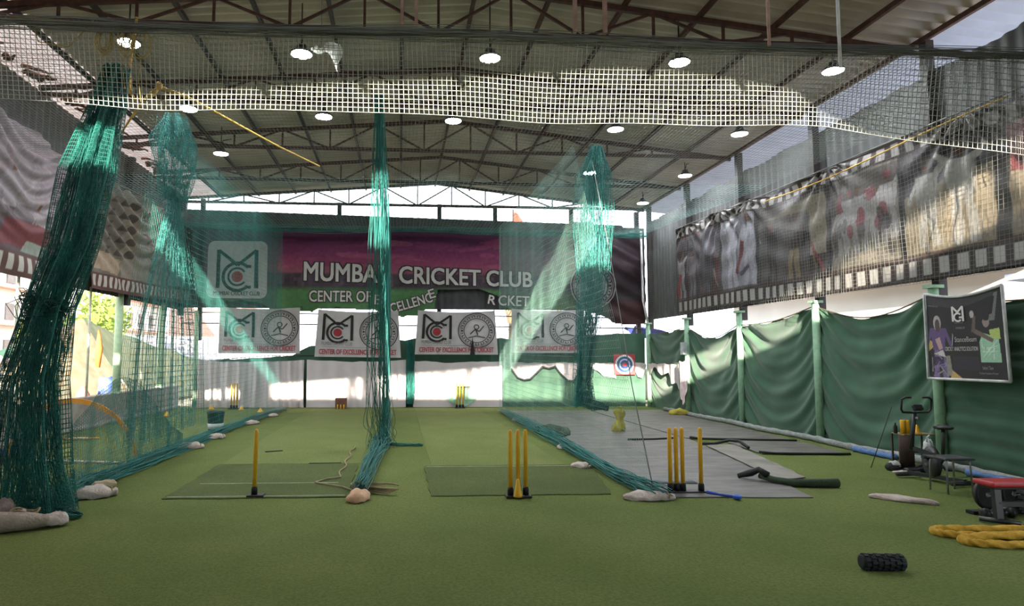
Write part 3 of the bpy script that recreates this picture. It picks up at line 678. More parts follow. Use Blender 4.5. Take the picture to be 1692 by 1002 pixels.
pc = [(3.55, 11.65, 5.5), (3.5, 11.6, 4.95), (3.42, 11.5, 4.0), (3.35, 11.4, 3.0), (3.22, 11.3, 2.0), (3.14, 11.25, 1.3), (3.14, 11.25, .85)]
V, F = join([bundle(pc, [.08, .26, .26, .2, .14, .13, .16], [.08, .2, .3, .25, .14, .12, .14], 80, .0045, .3, 50, 18)] + net(tubenet(pc, [.08, .26, .28, .22, .15, .13, .16], [.08, .2, .3, .25, .14, .12, .14], 8, .3), 70, 60, 70, 40, .0034)); mesh_obj('mesh', V, F, M_nett, t)
V = bundle([(3.14, 11.25, 1.1), (3.2, 11.25, .9), (3.55, 11.2, .82)], [.14, .16, .05], [.1, .1, .04], 50, .006, .5, 20, 19); mesh_obj('folded_end', V[0], V[1], M_netd, t)
t = thing('gathered_net', 'narrow dark green net bundle hanging between two white curtains', 'net', (.36, 22.0, .1))
V = bundle([(.34, 22.02, 2.2), (.36, 22.02, 1.4), (.37, 22.0, .6), (.37, 22.0, .12)], [.1, .13, .12, .1], [.06], 60, .008, .3, 26, 20); mesh_obj('mesh', V[0], V[1], M_netd, t)
# ropes and coils under the roof at the left
o = MB().tube([(-3.5, 9.6, 5.56), (-3.2, 9.9, 5.55), (-2.7, 10.9, 5.5), (-2.2, 11.9, 5.45), (-1.6, 13.0, 5.42)], [.028, .026, .02, .016, .012], 8, twist=(.15, 3, .9)).build('rope', M_rope); tag(o, 'yellow rope sloping down from the knot in the lit netting', 'rope')
t = thing('rope_loop', 'yellow rope loop with a loose end hanging beside the front left net', 'rope', (-3.6, 9.6, 4.6))
MB().tube([(-3.5, 9.6, 5.58), (-3.55, 9.58, 5.45), (-3.68, 9.55, 5.35), (-3.82, 9.55, 5.36), (-3.9, 9.57, 5.5), (-3.92, 9.6, 5.9), (-3.85, 9.6, 6.6)], .022, 8).build('loop', M_rope, t)
MB().tube([(-3.5, 9.6, 5.58), (-3.7, 9.58, 5.36), (-3.9, 9.6, 5.05), (-4.05, 9.62, 4.8)], [.022, .02, .016, .012], 8).build('loose_end', M_rope, t)
MB().lathe([(.02, -.06), (.05, -.03), (.055, .02), (.02, .06)], (-3.5, 9.6, 5.58), 10).build('knot', M_rope, t)
M_string = mat('ochre_string', '94824f', rough=.9)
CN = ['left one, hanging from the roof net edge', 'middle one with many turns, above the leftmost lamp', 'right one trailing a long end']
for k, (x, y) in enumerate(((-3.55, 7.95), (-3.28, 7.9), (-3.1, 7.92))):
    t = thing('string_coil', 'ochre string coil ' + CN[k], 'string', (x, y, 5.1), 'string coils at the left front')
    b = MB(); rr = random.Random(k)
    for j in range(6 if k != 2 else 3):
        a = rr.uniform(.04, .13); l = rr.uniform(.2, .42); c = [(x + a * math.sin(q) * (.4 + .6 * math.sin(q / 2)), y + .03 * math.cos(q + j), 5.62 - l * (1 - math.cos(q)) / 2) for q in np.linspace(0, 2 * PI, 22)]
        b.tube(c, .006, 5)
    b.build('turns', M_string, t)
    MB().tube([(x, y, 5.6), (x + .02, y, 5.4), (x - .03, y, 5.2 - .1 * k), (x + .01, y, 5.0 - .15 * k)], .004, 5).build('loose_end', M_string, t)
b = MB().tube([(-7.0, 7.9, 5.78), (-5.5, 7.9, 5.72), (-4.4, 7.9, 5.68), (-3.5, 7.9, 5.62)], .012, 6)
o = b.build('string', M_string); tag(o, 'ochre string stretched to the left wall above the net front edge', 'string')
SN2 = ['nearest the left edge', 'zigzagging in the middle', 'nearest to the rope coils']
for k, x in enumerate((-6.2, -5.4, -4.4)):
    o = MB().tube([(x, 7.9, 5.73), (x + .1, 7.92, 5.4), (x + .45, 7.92, 5.15 + .1 * k), (x + .6, 7.9, 5.5), (x + .75, 7.9, 5.71)], .007, 5).build('string', M_string); tag(o, 'slack ochre string loop under the stretched string, ' + SN2[k], 'string', 'slack string loops')
M_pinkst = mat('pale_red_steel', 'a8897f', rough=.6)  # paler red than the other truss struts
for x, z0, n, m in ((5.46, 5.3, 'thin white one at the right front of the roof net', mat('white_paint', 'c9c9c9')), (4.55, 5.55, 'dull one left of the thin white one', M_pinkst)):
    o = MB().tube([(x, 7.7, z0), (x, 7.7, 7.2)], .02, 8).build('hanging_pipe', m); tag(o, 'upright pipe from the roof, ' + n, 'pipe', 'pipes from the roof')
for x, n in ((-.0, 'left of two left of the ridge'), (.22, 'right of two left of the ridge'), (2.72, 'left of two right of the ridge'), (3.2, 'right of two right of the ridge')):
    o = MB().bar((x, 9.95, 6.78), (x, 9.95, float(roof_z(x)) - .16), .09, .05).build('hanger_plate', M_pinkst, smooth=False); tag(o, 'pale red strut on the nearest truss, ' + n, 'strut', 'pale struts on the nearest truss')
t = thing('loose_cloth', 'scrap of torn white net hanging beside the second nearest lamp', 'cloth', (-1.45, 10.6, 6.3))
sheet('scrap', lambda u, v: (-1.42 + .42 * u + .05 * np.sin(v * 6), 10.5 + .06 * np.sin(u * 9), 6.72 - .1 * v - .42 * v * u ** 3 - .05 * np.sin(u * 6)), 16, 8, mat('white_scrap', 'd5d6cb', rough=.8, trans=.4), t)
MB().tube([(-1.3, 10.5, 6.7), (-1.3, 10.5, 7.54)], .006, 5).build('cord', M_netg, t)

# ------------------------------------------------------------------ green curtains
M_green = mat('green_shade_cloth', '3f6049', rough=.85, var=.10, scale=2.2, bump=.12, bscale=90, col2='375644', spec=.15)
sheen(M_green, .25)
M_gback = mat('dull_green_cloth', '4a6554', rough=.85, var=.10, scale=1.6, bump=.12, bscale=90, col2='3f5c4d', spec=.15)
def bay(y0, y1, label, kind, seed, top=2.42, dip=.14, slope=0.0):
    t = thing('green_curtain', label, 'curtain', (8.42, (y0 + y1) / 2, 0), 'green curtains along the right side')
    def S(u, v):
        y = y0 + (y1 - y0) * u; h = top + slope * u - dip * np.sin(u * PI) ** 1.2 + .02 * np.sin(u * 21 + seed); z = h * v
        L = abs(y1 - y0); yy = u * L
        q = z - 1.1 * (2 * u - 1) ** 2
        cat = .030 * np.sin(q * 9 + seed + .8 * np.sin(u * 5)) * (1 - .35 * v) + .014 * np.sin(q * 21 + seed * 2 + np.sin(u * 9)) * (1 - .4 * v)
        th0 = np.arctan2(yy + .15, h - z + .12); r0 = np.hypot(yy, h - z); th1 = np.arctan2(L - yy + .15, h - z + .12); r1 = np.hypot(L - yy, h - z)
        rad = .045 * np.sin(th1 * 17 + seed) * np.exp(-r1 / 1.5) * (r1 > .05) + .035 * np.sin(th0 * 15 + seed) * np.exp(-r0 / 1.2)
        if kind == 'fan': rad = rad + .05 * np.sin(th1 * 15 + 1) * np.exp(-r1 / 2.4) * np.clip(r1 * 2, 0, 1)
        flat = .012 * np.sin(z * 14 + .6 * np.sin(yy * 1.3) + seed) + .012 * np.sin(z * 31 + yy) if kind == 'flat' else 0
        k = .35 if kind == 'flat' else 1.0
        return 8.50 + k * (cat + rad) + flat - .03, y, z
    o = sheet('cloth', S, 110, 90, M_green, t)
    MB().tube([(8.44, y0 + (y1 - y0) * u, top + slope * u - dip * math.sin(u * PI) ** 1.2 + .01) for u in np.linspace(0, 1, 20)], .012, 6).build('top_cord', mat('brown_cord', '6b5f4c', rough=.9), t)
bay(10.02, 4.6, 'dark green curtain behind the exercise bike, nearest bay', 'flat', 1, 2.5, .04)
bay(13.02, 9.9, 'green curtain with wide curved folds left of the framed poster', 'sag', 2, 2.70, .30)
bay(16.07, 12.9, 'green curtain with folds fanning from the sunlit pole', 'fan', 3, 2.46, .10, .28)
bay(19.12, 15.95, 'green curtain crossed by the diagonal sun streak', 'sag', 4, 2.55, .35, -.03)
bay(22.35, 19.0, 'green curtain in the far right corner bay', 'sag', 5, 2.45, .05, .1)
o = MB().tube([(8.3 + .05 * math.sin(y * 2), y, .06) for y in np.linspace(8.0, 20.5, 60)], [.05 + .025 * math.sin(i * 1.3) ** 2 for i in range(60)], 7).build('cloth_roll', mat('grey_plastic', '8d9290', rough=.7, bump=.5, scale=15, col2='777b78')); tag(o, 'grey plastic roll along the foot of the right curtains', 'roll')
for y0, y1, n in ((6.0, 9.2, 'behind the exercise bike'), (10.6, 11.6, 'before the two mats on the right')):
    o = MB().tube([(8.16, y, .05) for y in np.linspace(y0, y1, 14)], [.05 + .012 * math.sin(i * 2) for i in range(14)], 7).build('blue_roll', mat('blue_plastic_sheet', '4f6f9e', rough=.6, bump=.4, scale=12)); tag(o, 'blue plastic roll along the curtain foot ' + n, 'roll', 'blue rolls')
t = thing('green_curtain', 'dull green cloth across the far wall below the opening', 'curtain', (1, 22.4, 0))
def S(u, v):
    x = -6.6 + 15.0 * u; top = np.interp(x, [-6.6, -3.6, -3, -.4, .2, .5, 3.4, 3.6, 5, 6.2, 8.4], [1.5, 1.68, 2.0, 2.25, 2.2, 2.3, 2.3, 2.28, 2.3, 2.42, 2.5]) + .03 * noise1(x * 3, 4)
    return x, 22.42 + .03 * np.sin(x * 5) * v + .02 * np.sin(x * 13 + v * 3), top * v
sheet('cloth', S, 200, 30, M_gback, t)
MB().tube([(-6.6, 22.38, 1.5), (-4.5, 22.38, 1.67), (-.4, 22.38, 1.72)], .012, 6).build('top_cord', M_steel, t)

# ------------------------------------------------------------------ white curtains at the far end
M_white = mat('white_cloth', 'c9c1c1', rough=.85, var=.05, scale=1.5, spec=.1, col2='bfb6b6')
def wcurtain(x0, x1, zt, label, amp, k, seed, y=22.1):
    t = thing('white_curtain', label, 'curtain', ((x0 + x1) / 2, y, 0), 'white curtains at the far end')
    def S(u, v):
        x = x0 + (x1 - x0) * u; z = (zt + .03 * noise1(x * 3.3, seed) - .05 * np.sin(u * PI)) * v
        return x + .05 * np.sin(v * 3 + u * 9) * amp * 8 * (1 - v), y + amp * np.sin(x * k + .7 * np.sin(x * 1.7) + v) * (1 - .3 * v) + amp * .4 * np.sin(x * k * 2.3 + seed), z + .01
    sheet('cloth', S, 170, 16, M_white, t); return t
wcurtain(-6.5, -3.1, 1.53, 'white curtain with deep pleats, leftmost at the far end', .07, 15, 1)
wcurtain(-3.02, .22, 1.54, 'flat white curtain left of the middle with a box at its foot', .02, 6, 2)
t = wcurtain(.46, 3.42, 1.52, 'flat sunlit white curtain behind the far yellow stumps', .012, 4, 3)
fl = Flat(); fl.poly([(2.06 + .60 * math.cos(a), .66 + .62 * math.sin(a)) for a in np.linspace(PI, 2 * PI, 24)])
hb = fl.build('hole_patch', mat('pale_green_patch', '8fb7a0', rough=.8, var=.25, scale=5), t, lambda x, z, o: (x, 22.05 + o * 0, z), 0)
Flat().rect(1.4, .64, 2.72, .70).build('hole_rim', mat('grey_rim', '70706c', rough=.8), t, lambda x, z, o: (x, 22.045 + 0 * o, z), 0)
def scallop(name, label, x0, x1, pts, zt, y, m=M_white, yf=None):
    t = thing(name, label, 'cloth', ((x0 + x1) / 2, y, 1), 'torn white cloths on the green curtain')
    def S(u, v):
        x = x0 + (x1 - x0) * u; zb = np.interp(u, np.linspace(0, 1, len(pts)), pts); z = zb + (zt + .03 * noise1(x * 6, 3) - zb) * v
        if yf is not None: return yf(u) + .02 * np.sin(u * 30), y - (x - x0), z
        return x, y + .03 * np.sin(x * 9) + .02 * np.sin(x * 23 + v * 2), z
    sheet('cloth', S, 70, 10, m, t); return t
scallop('torn_cloth', 'torn white cloth with a dark scalloped hem right of the sunlit curtain', 3.75, 6.1, [1.3, 1.0, .92, .95, 1.15, 1.36, 1.3, 1.38, 1.1, .9, .88, 1.25], 1.47, 22.33)
b = MB(); pts = [1.3, 1.0, .92, .95, 1.15, 1.36, 1.3, 1.38, 1.1, .9, .88, 1.25]
o = MB().tube([(3.75 + 2.35 * i / 11, 22.27, z - .02) for i, z in enumerate(pts)], .03, 7).build('dark_hem', M_steel); tag(o, 'dark hem tube along the torn scalloped cloth', 'hem')
scallop('torn_cloth', 'small torn white cloth drooping left of the target board', 6.3, 7.35, [1.42, 1.3, 1.2, 1.02, 1.0, .95], 1.46, 22.33)
scallop('torn_cloth', 'torn white cloth sagging just right of the target board', 7.95, 8.42, [1.38, 1.0, .96, 1.38], 1.46, 22.33)
scallop('torn_cloth', 'white cloth scraps hung along the corner bay curtain', 0, 2.6, [1.4, 1.0, 1.35, 1.3, 1.1, 1.12, 1.2, .85, .9, .7], 1.46, 22.1, yf=lambda u: 8.36)
scallop('torn_cloth', 'pinkish white rag tied round the green pole with the grey box', 0, .55, [1.0, .5, .15 + .3, .3, .55, 1.0], 1.55, 19.2, mat('pink_rag', 'd6c2c0', rough=.9), yf=lambda u: 8.24 - .06 * np.sin(u * PI))
# ------------------------------------------------------------------ printed banners
M_black = mat('black_print', '1d1b1c', rough=.6, var=.1)
M_red = mat('red_print', '8f2a33', rough=.6, var=.1)
M_redtxt = mat('red_letter_print', 'a84a50', rough=.6, var=.1)
M_lett = mat('pale_letter_print', 'c9c6c4', rough=.6, var=.06)
M_outl = mat('dark_letter_outline', '3a2c36', rough=.6, var=.06)
M_greyp = mat('grey_print', '8e8c8e', rough=.6, var=.06)
MV = vmat('printed_vinyl')
# the long banner of the far wall
W0, W1, Z0, Z1 = -6.5, 8.48, 2.7, 5.98
def bigS(x, z, off=0.0):
    g = np.clip((x - 5.5) / 3, 0, 1)
    return x, 22.44 - off + .018 * np.sin(x * 1.7 + z * 2.3) + .012 * np.sin(x * 4.3 - z * 5) + g * .05 * np.sin((x * .8 + z * 1.5) * 7), z + .0 * x
nu, nv = 520, 112
cv = Canvas(W1 - W0, Z1 - Z0, nu, nv, '5c2c4c'); cv.U += W0; cv.V += Z0
def vgrad(stops):
    zs = [a for a, _ in stops]; cs = np.array([lin(c) for _, c in stops]); return np.stack([np.interp(cv.V, zs, cs[:, k]) for k in range(3)], -1)
cv.C = vgrad([(3.2, '3f6b3f'), (3.85, '4b7a49'), (3.98, '40503f'), (4.02, '40323f'), (4.42, '4a3a48'), (4.5, '8d5060'), (4.75, '8f3f60'), (5.1, '7c2a5a'), (5.5, '5d2150'), (5.98, '3a1c3c')])
rr = np.random.default_rng(11)
for i in range(60):                       # clouds and stand clutter
    x, z = rr.uniform(-5, 4.5), rr.uniform(4.6, 5.7); cv.ell(x, z, rr.uniform(.2, .9), rr.uniform(.03, .10), rr.choice(['a04a70', '6a2450', '8c3a66', 'b0607a']), .35, rr.uniform(-.1, .2))
for i in range(150):
    x = rr.uniform(-4.6, 5); cv.rect(x, rr.uniform(4.0, 4.35), x + rr.uniform(.05, .3), rr.uniform(4.1, 4.46), rr.choice(['554450', '2d242d', '6a5560', '4d4a58']), .5)
cv.rect(-6.6, 2.6, -4.1, 6, '474049', .62)                              # faded left end
cv._p(cv.U > 3.45, '4a4249', .78); cv._p((cv.U > 3.45) & (cv.V < 3.75) & (cv.U < 6.2), '46603f', .7); cv._p(cv.U > 7.2, '241b20', .9)
cv._p((cv.U > 7.2) & (cv.V < 3.6), '3b2024', .8)
cv.grain(.07, 3, 3)
def keepb(U, V):
    x = W0 + (W1 - W0) * U; z = Z0 + (Z1 - Z0) * V
    zb = np.interp(x, [-6.5, -4.6, -4.3, -2.9, -2.6, -.9, -.4, .6, .9, 3.4, 3.5, 6.2, 6.9, 7.3, 8.6], [3.5, 3.45, 3.2, 3.12, 3.3, 3.22, 2.98, 3.02, 3.28, 3.28, 3.3, 3.28, 3.1, 2.82, 2.74]) + .05 * noise1(x * 6, 8)
    hole = (z < np.interp(x, [1.15, 1.3, 2.7, 3.35, 3.6], [3.3, 3.93, 3.95, 3.72, 3.3])) & (x > 1.2) & (x < 3.55)
    return (z > zb) & ~hole & (z < 5.95 + .04 * noise1(x * 4, 2))
t = thing('stadium_banner', 'long torn banner with a purple sunset stadium on the far wall', 'banner', (1, 22.4, 2.8))
sheet('vinyl', lambda u, v: bigS(W0 + (W1 - W0) * u, Z0 + (Z1 - Z0) * v), nu, nv, MV, t, cols=cv.cols(), keep=keepb)
def bend(P): return np.stack([P[:, 0], P[:, 1]], 1)
def slant(P):
    k = np.clip((P[:, 0] + 3.22) / 7.8, 0, 1); return np.stack([P[:, 0], 4.21 - .16 * k + (P[:, 1] - 4.2) * (1 - .2 * k)], 1)
for bold, m, off, nm in ((.06, M_outl, .035, 'letter_outline'), (.016, M_lett, .05, 'letters')):
    for s_, x, wd in (('MUMBAI', -3.2, 2.55), ('CRICKET', -.02, 2.75), ('CLUB', 2.95, 1.55)):
        o = Flat().text(s_, x, 4.2, .62, wd, bold).build(nm, m, t, bigS, off, slant)
for bold, m, off, nm in ((.06, M_outl, .036, 'small_letter_outline'), (.012, M_lett, .05, 'small_letters')):
    for s_, x, z, h_, wd, ro in (('CENTER OF', -3.02, 3.5, .36, 2.05, 0), ('EX', -.85, 3.42, .33, .45, -.05), ('CELLENC', -.28, 3.12, .32, 1.45, .28), ('E', 1.02, 3.62, .3, .2, .3), ('R', 2.98, 3.48, .3, .25, -.2), ('CKET', 3.35, 3.42, .34, 1.05, -.03)):
        Flat().text(s_, x, z, h_, wd, bold, ro).build(nm, m, t, bigS, off)
f = Flat(); pts = []
x0, x1, z0, z1, rc = -6.38, -4.42, 3.58, 5.5, .22
for cx_, cz_, a in ((x1 - rc, z1 - rc, 0), (x0 + rc, z1 - rc, 90), (x0 + rc, z0 + rc, 180), (x1 - rc, z0 + rc, 270)):
    pts += [(cx_ + rc * math.cos(math.radians(a + q)), cz_ + rc * math.sin(math.radians(a + q))) for q in (0, 22, 45, 67, 90)]
f.poly(pts); f.build('emblem_plate', mat('pale_grey_print', 'aaa6a8', rough=.6, var=.06), t, bigS, .04)
B, Rd = emblem(-6.08, 3.92, 1.36, 1.28); B.text('MUMBAI CRICKET CLUB', -6.15, 3.68, .13, 1.5, .01); B.build('emblem', M_black, t, bigS, .055); Rd.build('emblem_ball', M_red, t, bigS, .057)
f = Flat().disc(6.62, 4.12, .80, 44); f.build('crest_plate', M_greyp, t, bigS, .085)
crest(6.62, 4.12, .76, .07, 5).build('crest', mat('dark_crest_print', '3a3637', rough=.6), t, bigS, .10)

# four hanging logo banners
M_lb = mat('white_vinyl', 'b9b4b5', rough=.6, var=.05, scale=2, col2='aca7a8')
LB = [(-5.82, -3.25, 1.76, 3.26, 'leftmost of the four, behind the left net', .00), (-2.66, -.05, 1.66, 3.2, 'half hidden by the middle net', -.03), (.60, 3.16, 1.74, 3.2, 'clearest, with a dark tear under its crest', .0), (3.72, 6.18, 1.8, 3.27, 'rightmost, crossed by the sunlit net', .0)]
for k, (x0, x1, z0, z1, n, sl) in enumerate(LB):
    y = 21.95; wd, ht = x1 - x0, z1 - z0
    t = thing('logo_banner', 'white banner with M emblem and crest, ' + n, 'banner', ((x0 + x1) / 2, y, z0), 'logo banners')
    def S(x, z, off=0.0, x0=x0, z0=z0, wd=wd, ht=ht, k=k):
        v = (z - z0) / ht; u_ = (x - x0) / wd
        return x - (.10 if k in (1, 2) else .02) * (1 - v) * (1 - 2 * u_) * 1.0, 21.95 - off + .02 * np.sin(x * 4 + k) + .012 * np.sin(x * 11 + z * 4), z - .06 * np.sin(u_ * PI) * v + sl * u_
    sheet('vinyl', lambda u, v: S(x0 + wd * u, z0 + ht * v), 60, 30, M_lb, t)
    B, Rd = emblem(x0 + .07 * wd, z0 + .36 * ht, .37 * wd, .56 * ht); B.build('emblem', M_black, t, S, .03); Rd.build('emblem_ball', M_red, t, S, .032)
    crest(x0 + .75 * wd, z0 + .56 * ht, .235 * wd, .05, k).build('crest', mat('dark_crest_print', '3a3637', rough=.6), t, S, .03)
    Flat().text('CENTER OF EXCELLENCE FOR CRICKET', x0 + .05 * wd, z0 + .06 * ht, .105 * ht, .9 * wd, .02).build('red_lettering', M_redtxt, t, S, .03)
    Flat().text('MUMBAI CRICKET CLUB', x0 + .07 * wd, z0 + .25 * ht, .075 * ht, .36 * wd, .0).build('small_lettering', mat('grey_letter_print', '6d6a6b', rough=.6), t, S, .03)
    Flat().line([(x0 + .08 * wd, z0 + .22 * ht), (x0 + .9 * wd, z0 + .19 * ht)], .015).build('rule_line', M_greyp, t, S, .03)
    if k == 2: Flat().poly([(x0 + .66 * wd, z0), (x0 + .72 * wd, z0), (x0 + .695 * wd, z0 + .42 * ht)]).build('tear', M_black, t, S, .036)
    for xx in (x0 + .03, x1 - .03): MB().tube([(xx, y, z1 - .02), (xx + .05, y + .3, z1 + .06), (xx, y + .65, 3.1)], .01, 5).build('tie_cord', M_steel, t)

# film-strip banners with cricketer pictures
def filmstrip(cv, W, H, x0, step, c='c9c5c0', dark='3b2f2d', top=True, zb=.09, zh=.16):
    cv.rect(0, 0, W, .40, dark)
    for x in np.arange(x0, W, step): cv.rect(x, zb, x + step * .56, zb + .26, c)
    if top:
        cv.rect(0, H - .34, W, H, dark)
        for x in np.arange(x0, W, step): cv.rect(x, H - .29, x + step * .56, H - .06, c, .8)
def hang(y, z, pts, amp, n, dec):
    o = 0
    for (py, pz) in pts:
        a = np.arctan2(y - py, pz - z + .08); r_ = np.hypot(y - py, z - pz); o = o + amp * np.sin(a * n) * np.exp(-r_ / dec) * np.clip(r_ * 4, 0, 1)
    return o
# right wall: width axis runs from the far end (0) to the near end
WL, HT = 14.6, 2.62
cv = Canvas(WL, HT, 620, 116, '4a4342')
cv.rect(0, .4, 2.75, HT, '4b4245'); cv.rect(2.75, .4, 4.55, HT, '9a97a0'); cv.rect(4.55, .4, 7.05, HT, '57504e'); cv.rect(7.2, .4, 8.95, HT, '8d8477'); cv.rect(9.0, .4, 10.75, HT, '9c8f78'); cv.rect(10.95, .4, WL, HT, '9a8c74')
rr = np.random.default_rng(21)
for i in range(50):
    x, z = rr.uniform(0, 2.7), rr.uniform(.4, 2.3); cv.limb(x, z, x + rr.uniform(-.3, .3), z + rr.uniform(.2, .8), rr.uniform(.05, .2), rr.choice(['5f565c', '7a3b42', '8a8489', '39333a', '70686c']), .7)
cv.player(.35, .42, 1.4, 'a8a3a6', '9c979a', cap='7a2b33', arm=1); cv.player(1.0, .42, 1.5, '8c8088', '77707a', cap='33303a', bat='9a8d78'); cv.limb(.1, .5, .3, 1.2, .22, '9c3038'); cv.player(1.85, .42, 1.25, '4c4350', '5a5260', lean=.15, bat='8f8474')
cv.poly([(1.3, .45), (2.3, 1.0), (2.0, 1.5), (1.2, 1.2)], '3b343a', .8); cv.rect(.1, 1.9, 1.3, 2.25, '6f6970', .7); cv.ell(2.2, 1.9, .5, .4, '8d8a98', .7)
cv.player(3.3, .45, 2.0, 'c2c0ca', 'bdbac4', cap='8e8c9c', arm=1); cv.player(4.15, .45, 1.9, 'b7b5c0', 'b0aeb8', arm=0); cv.limb(3.6, .8, 3.9, 1.6, .16, '7a3038'); cv.limb(3.75, .75, 4.15, .95, .12, '54466a'); cv.rect(3.55, 1.0, 3.62, 1.9, '4d4858', .8)
cv.rect(4.45, .4, 4.6, HT, '302a2a')
cv.player(5.1, .42, 1.5, '3a3434', '2f2a2a', arm=1); cv.player(5.9, .42, 1.55, '4b413e', '8c7a60', lean=.1, bat='80684a'); cv.player(6.6, .42, 1.4, '2f2a2c', '3a3234'); cv.poly([(4.7, 1.9), (7.0, 1.3), (7.0, 2.2), (4.7, 2.25)], '8d8784', .45); cv.poly([(4.7, 2.0), (6.6, 1.9), (6.8, 2.2)], 'a89f8a', .7); cv.rect(6.5, .9, 7.0, 2.2, 'a49a84', .8); cv.limb(6.9, .5, 6.5, 1.2, .1, '8e4a4a')
cv.rect(7.05, .4, 7.2, HT, '2b2524')
cv.rect(7.2, 1.55, 8.95, 2.25, '5f5857', .8)
for i, x in enumerate(np.linspace(7.5, 8.7, 6)): cv.player(x, .75 + .1 * (i % 2), 1.05 + .12 * (i % 3), 'b9b4b2', 'aaa5a3', arm=i % 3, cap='8e4048' if i % 2 else None)
for i in range(8): cv.ell(rr.uniform(7.4, 8.6), rr.uniform(1.1, 1.9), .10, .14, '96424c', .8)
for i in range(10): cv.ell(rr.uniform(7.3, 8.8), rr.uniform(.7, 1.4), .08, .16, '4a4444', .7)
cv.rect(8.93, .4, 9.06, HT, '2b2524')
cv.poly([(9.06, 1.5), (10.75, 1.75), (10.75, HT), (9.06, HT)], '4e494b'); 
for i in range(40): cv.ell(rr.uniform(9.1, 10.7), rr.uniform(1.75, 2.2), .08, .06, rr.choice(['5e595c', '3f3b3e', '6a6468']), .7)
cv.player(9.55, .55, 1.55, 'b9b5ae', 'b4afa6', arm=2, cap='6c665c'); cv.player(10.2, .5, 1.75, 'c4c0b8', 'bcb7ae', arm=1, cap='8c867c')
cv.rect(10.72, .4, 10.97, HT, '33302b', .9)
cv.poly([(10.97, 1.5), (13.0, 1.2), (13.0, 2.25), (10.97, 2.25)], '8f3a46', .85); cv.limb(11.1, 1.6, 12.4, 2.1, .12, '5c2a34'); cv.limb(11.0, 1.85, 12.4, 1.7, .1, 'b58a8a', .7); cv.player(12.9, .5, 1.6, 'b5b0a6', 'aaa498')
cv.grain(.10, 5, 2); cv.rect(0, .4, WL, .46, '4a302c', .8)
filmstrip(cv, WL, HT, .12, .31)
cv.rect(0, 0, .06, HT, '2b2524')
HP = [(16.6, 5.45), (15.3, 5.4), (12.3, 5.4), (9.1, 5.3), (18.6, 5.5)]
def S(u, v):
    y = 19.4 - WL * u; zb = 2.95 - .03 * u + .03 * np.sin(u * 9); zt = np.interp(y, [4.8, 8.6, 9.1, 10.5, 12.3, 14.5, 15.3, 16.6, 18.8, 19.4], [5.2, 5.22, 5.3, 5.36, 5.36, 5.36, 5.5, 5.48, 5.5, 5.5]); z = zb + (zt - zb) * v
    return 8.32 + hang(y, z, HP, .07, 16, .75) + .022 * np.sin(y * 3.3 + z) + .014 * np.sin(z * 11 + np.sin(y * 2) * 2) * (v > .15), y, z
t = thing('film_banner', 'long film strip banner with cricketer pictures along the right wall', 'banner', (8.36, 12, 2.95))
sheet('vinyl', S, 620, 116, vmat('printed_vinyl_soft', .5), t, cols=cv.cols(.5))
MB().tube([(8.3, y, float(np.interp(y, [4.8, 9.1, 14.5, 19.4], [5.24, 5.34, 5.4, 5.54]))) for y in np.linspace(4.8, 19.4, 30)], .012, 6).build('hem_rope', M_netg, t)
# left wall, near banner
WL2 = 6.2
cv = Canvas(WL2, 2.5, 330, 100, '8b8085')
cv.rect(0, .4, WL2, .95, '55474a'); cv.rect(0, .95, WL2, 1.2, '6f6468')
rr = np.random.default_rng(31)
for x, h, c in ((.6, 1.5, '9a9296'), (2.2, 1.4, '6c6066'), (3.3, 1.5, '92898e'), (4.3, .9, '8a7d7f')): cv.player(x, .42, h, c, '574a4d')
cv.poly([(3.0, .45), (4.9, .5), (4.7, .95), (3.2, .9)], '6b3438'); cv.poly([(3.7, .42), (4.7, .42), (4.7, .62), (3.9, .62)], '8a8f86'); cv.rect(5.1, .45, 6.1, 1.1, '7c7f76', .8); cv.rect(.9, .42, 1.7, .85, '63714f', .7)
for i in range(40): x, z = rr.uniform(0, WL2), rr.uniform(1.0, 2.4); cv.limb(x, z, x + rr.uniform(-.6, .6), z + rr.uniform(.05, .5), rr.uniform(.04, .14), rr.choice(['9b9095', '7a6e74', 'a69ca0', '857377']), .6)
cv.grain(.07, 6, 2); filmstrip(cv, WL2, 2.5, .1, .32, 'b9b3aa', '5b3f3b', top=False)
def S(u, v):
    y = 9.0 + WL2 * u; zb = 3.16 + .03 * np.sin(u * 7); zt = np.interp(y, [9.0, 10.4, 12.0, 13.2, 14.2, 15.2], [6.1, 6.2, 5.95, 6.0, 5.7, 5.45]) ; z = zb + (zt - zb) * v
    q = z - .55 * np.sqrt((y - 13.0) ** 2 + .4)
    return -7.02 - hang(y, z, [(11.2, 6.2), (15.0, 5.5)], .10, 15, 1.1) + .035 * np.sin(q * 21 + .5 * np.sin(y * 3)) * np.clip((z - 3.7) / 1, 0, 1) + .02 * np.sin(q * 9) + .02 * np.sin(y * 5 + z * 2), y, z
t = thing('film_banner', 'faded mauve film strip banner draped on the left wall, nearest the viewer', 'banner', (-7.02, 10, 3.16))
sheet('vinyl', S, 330, 100, vmat('printed_vinyl_soft', .5), t, cols=cv.cols(.95))
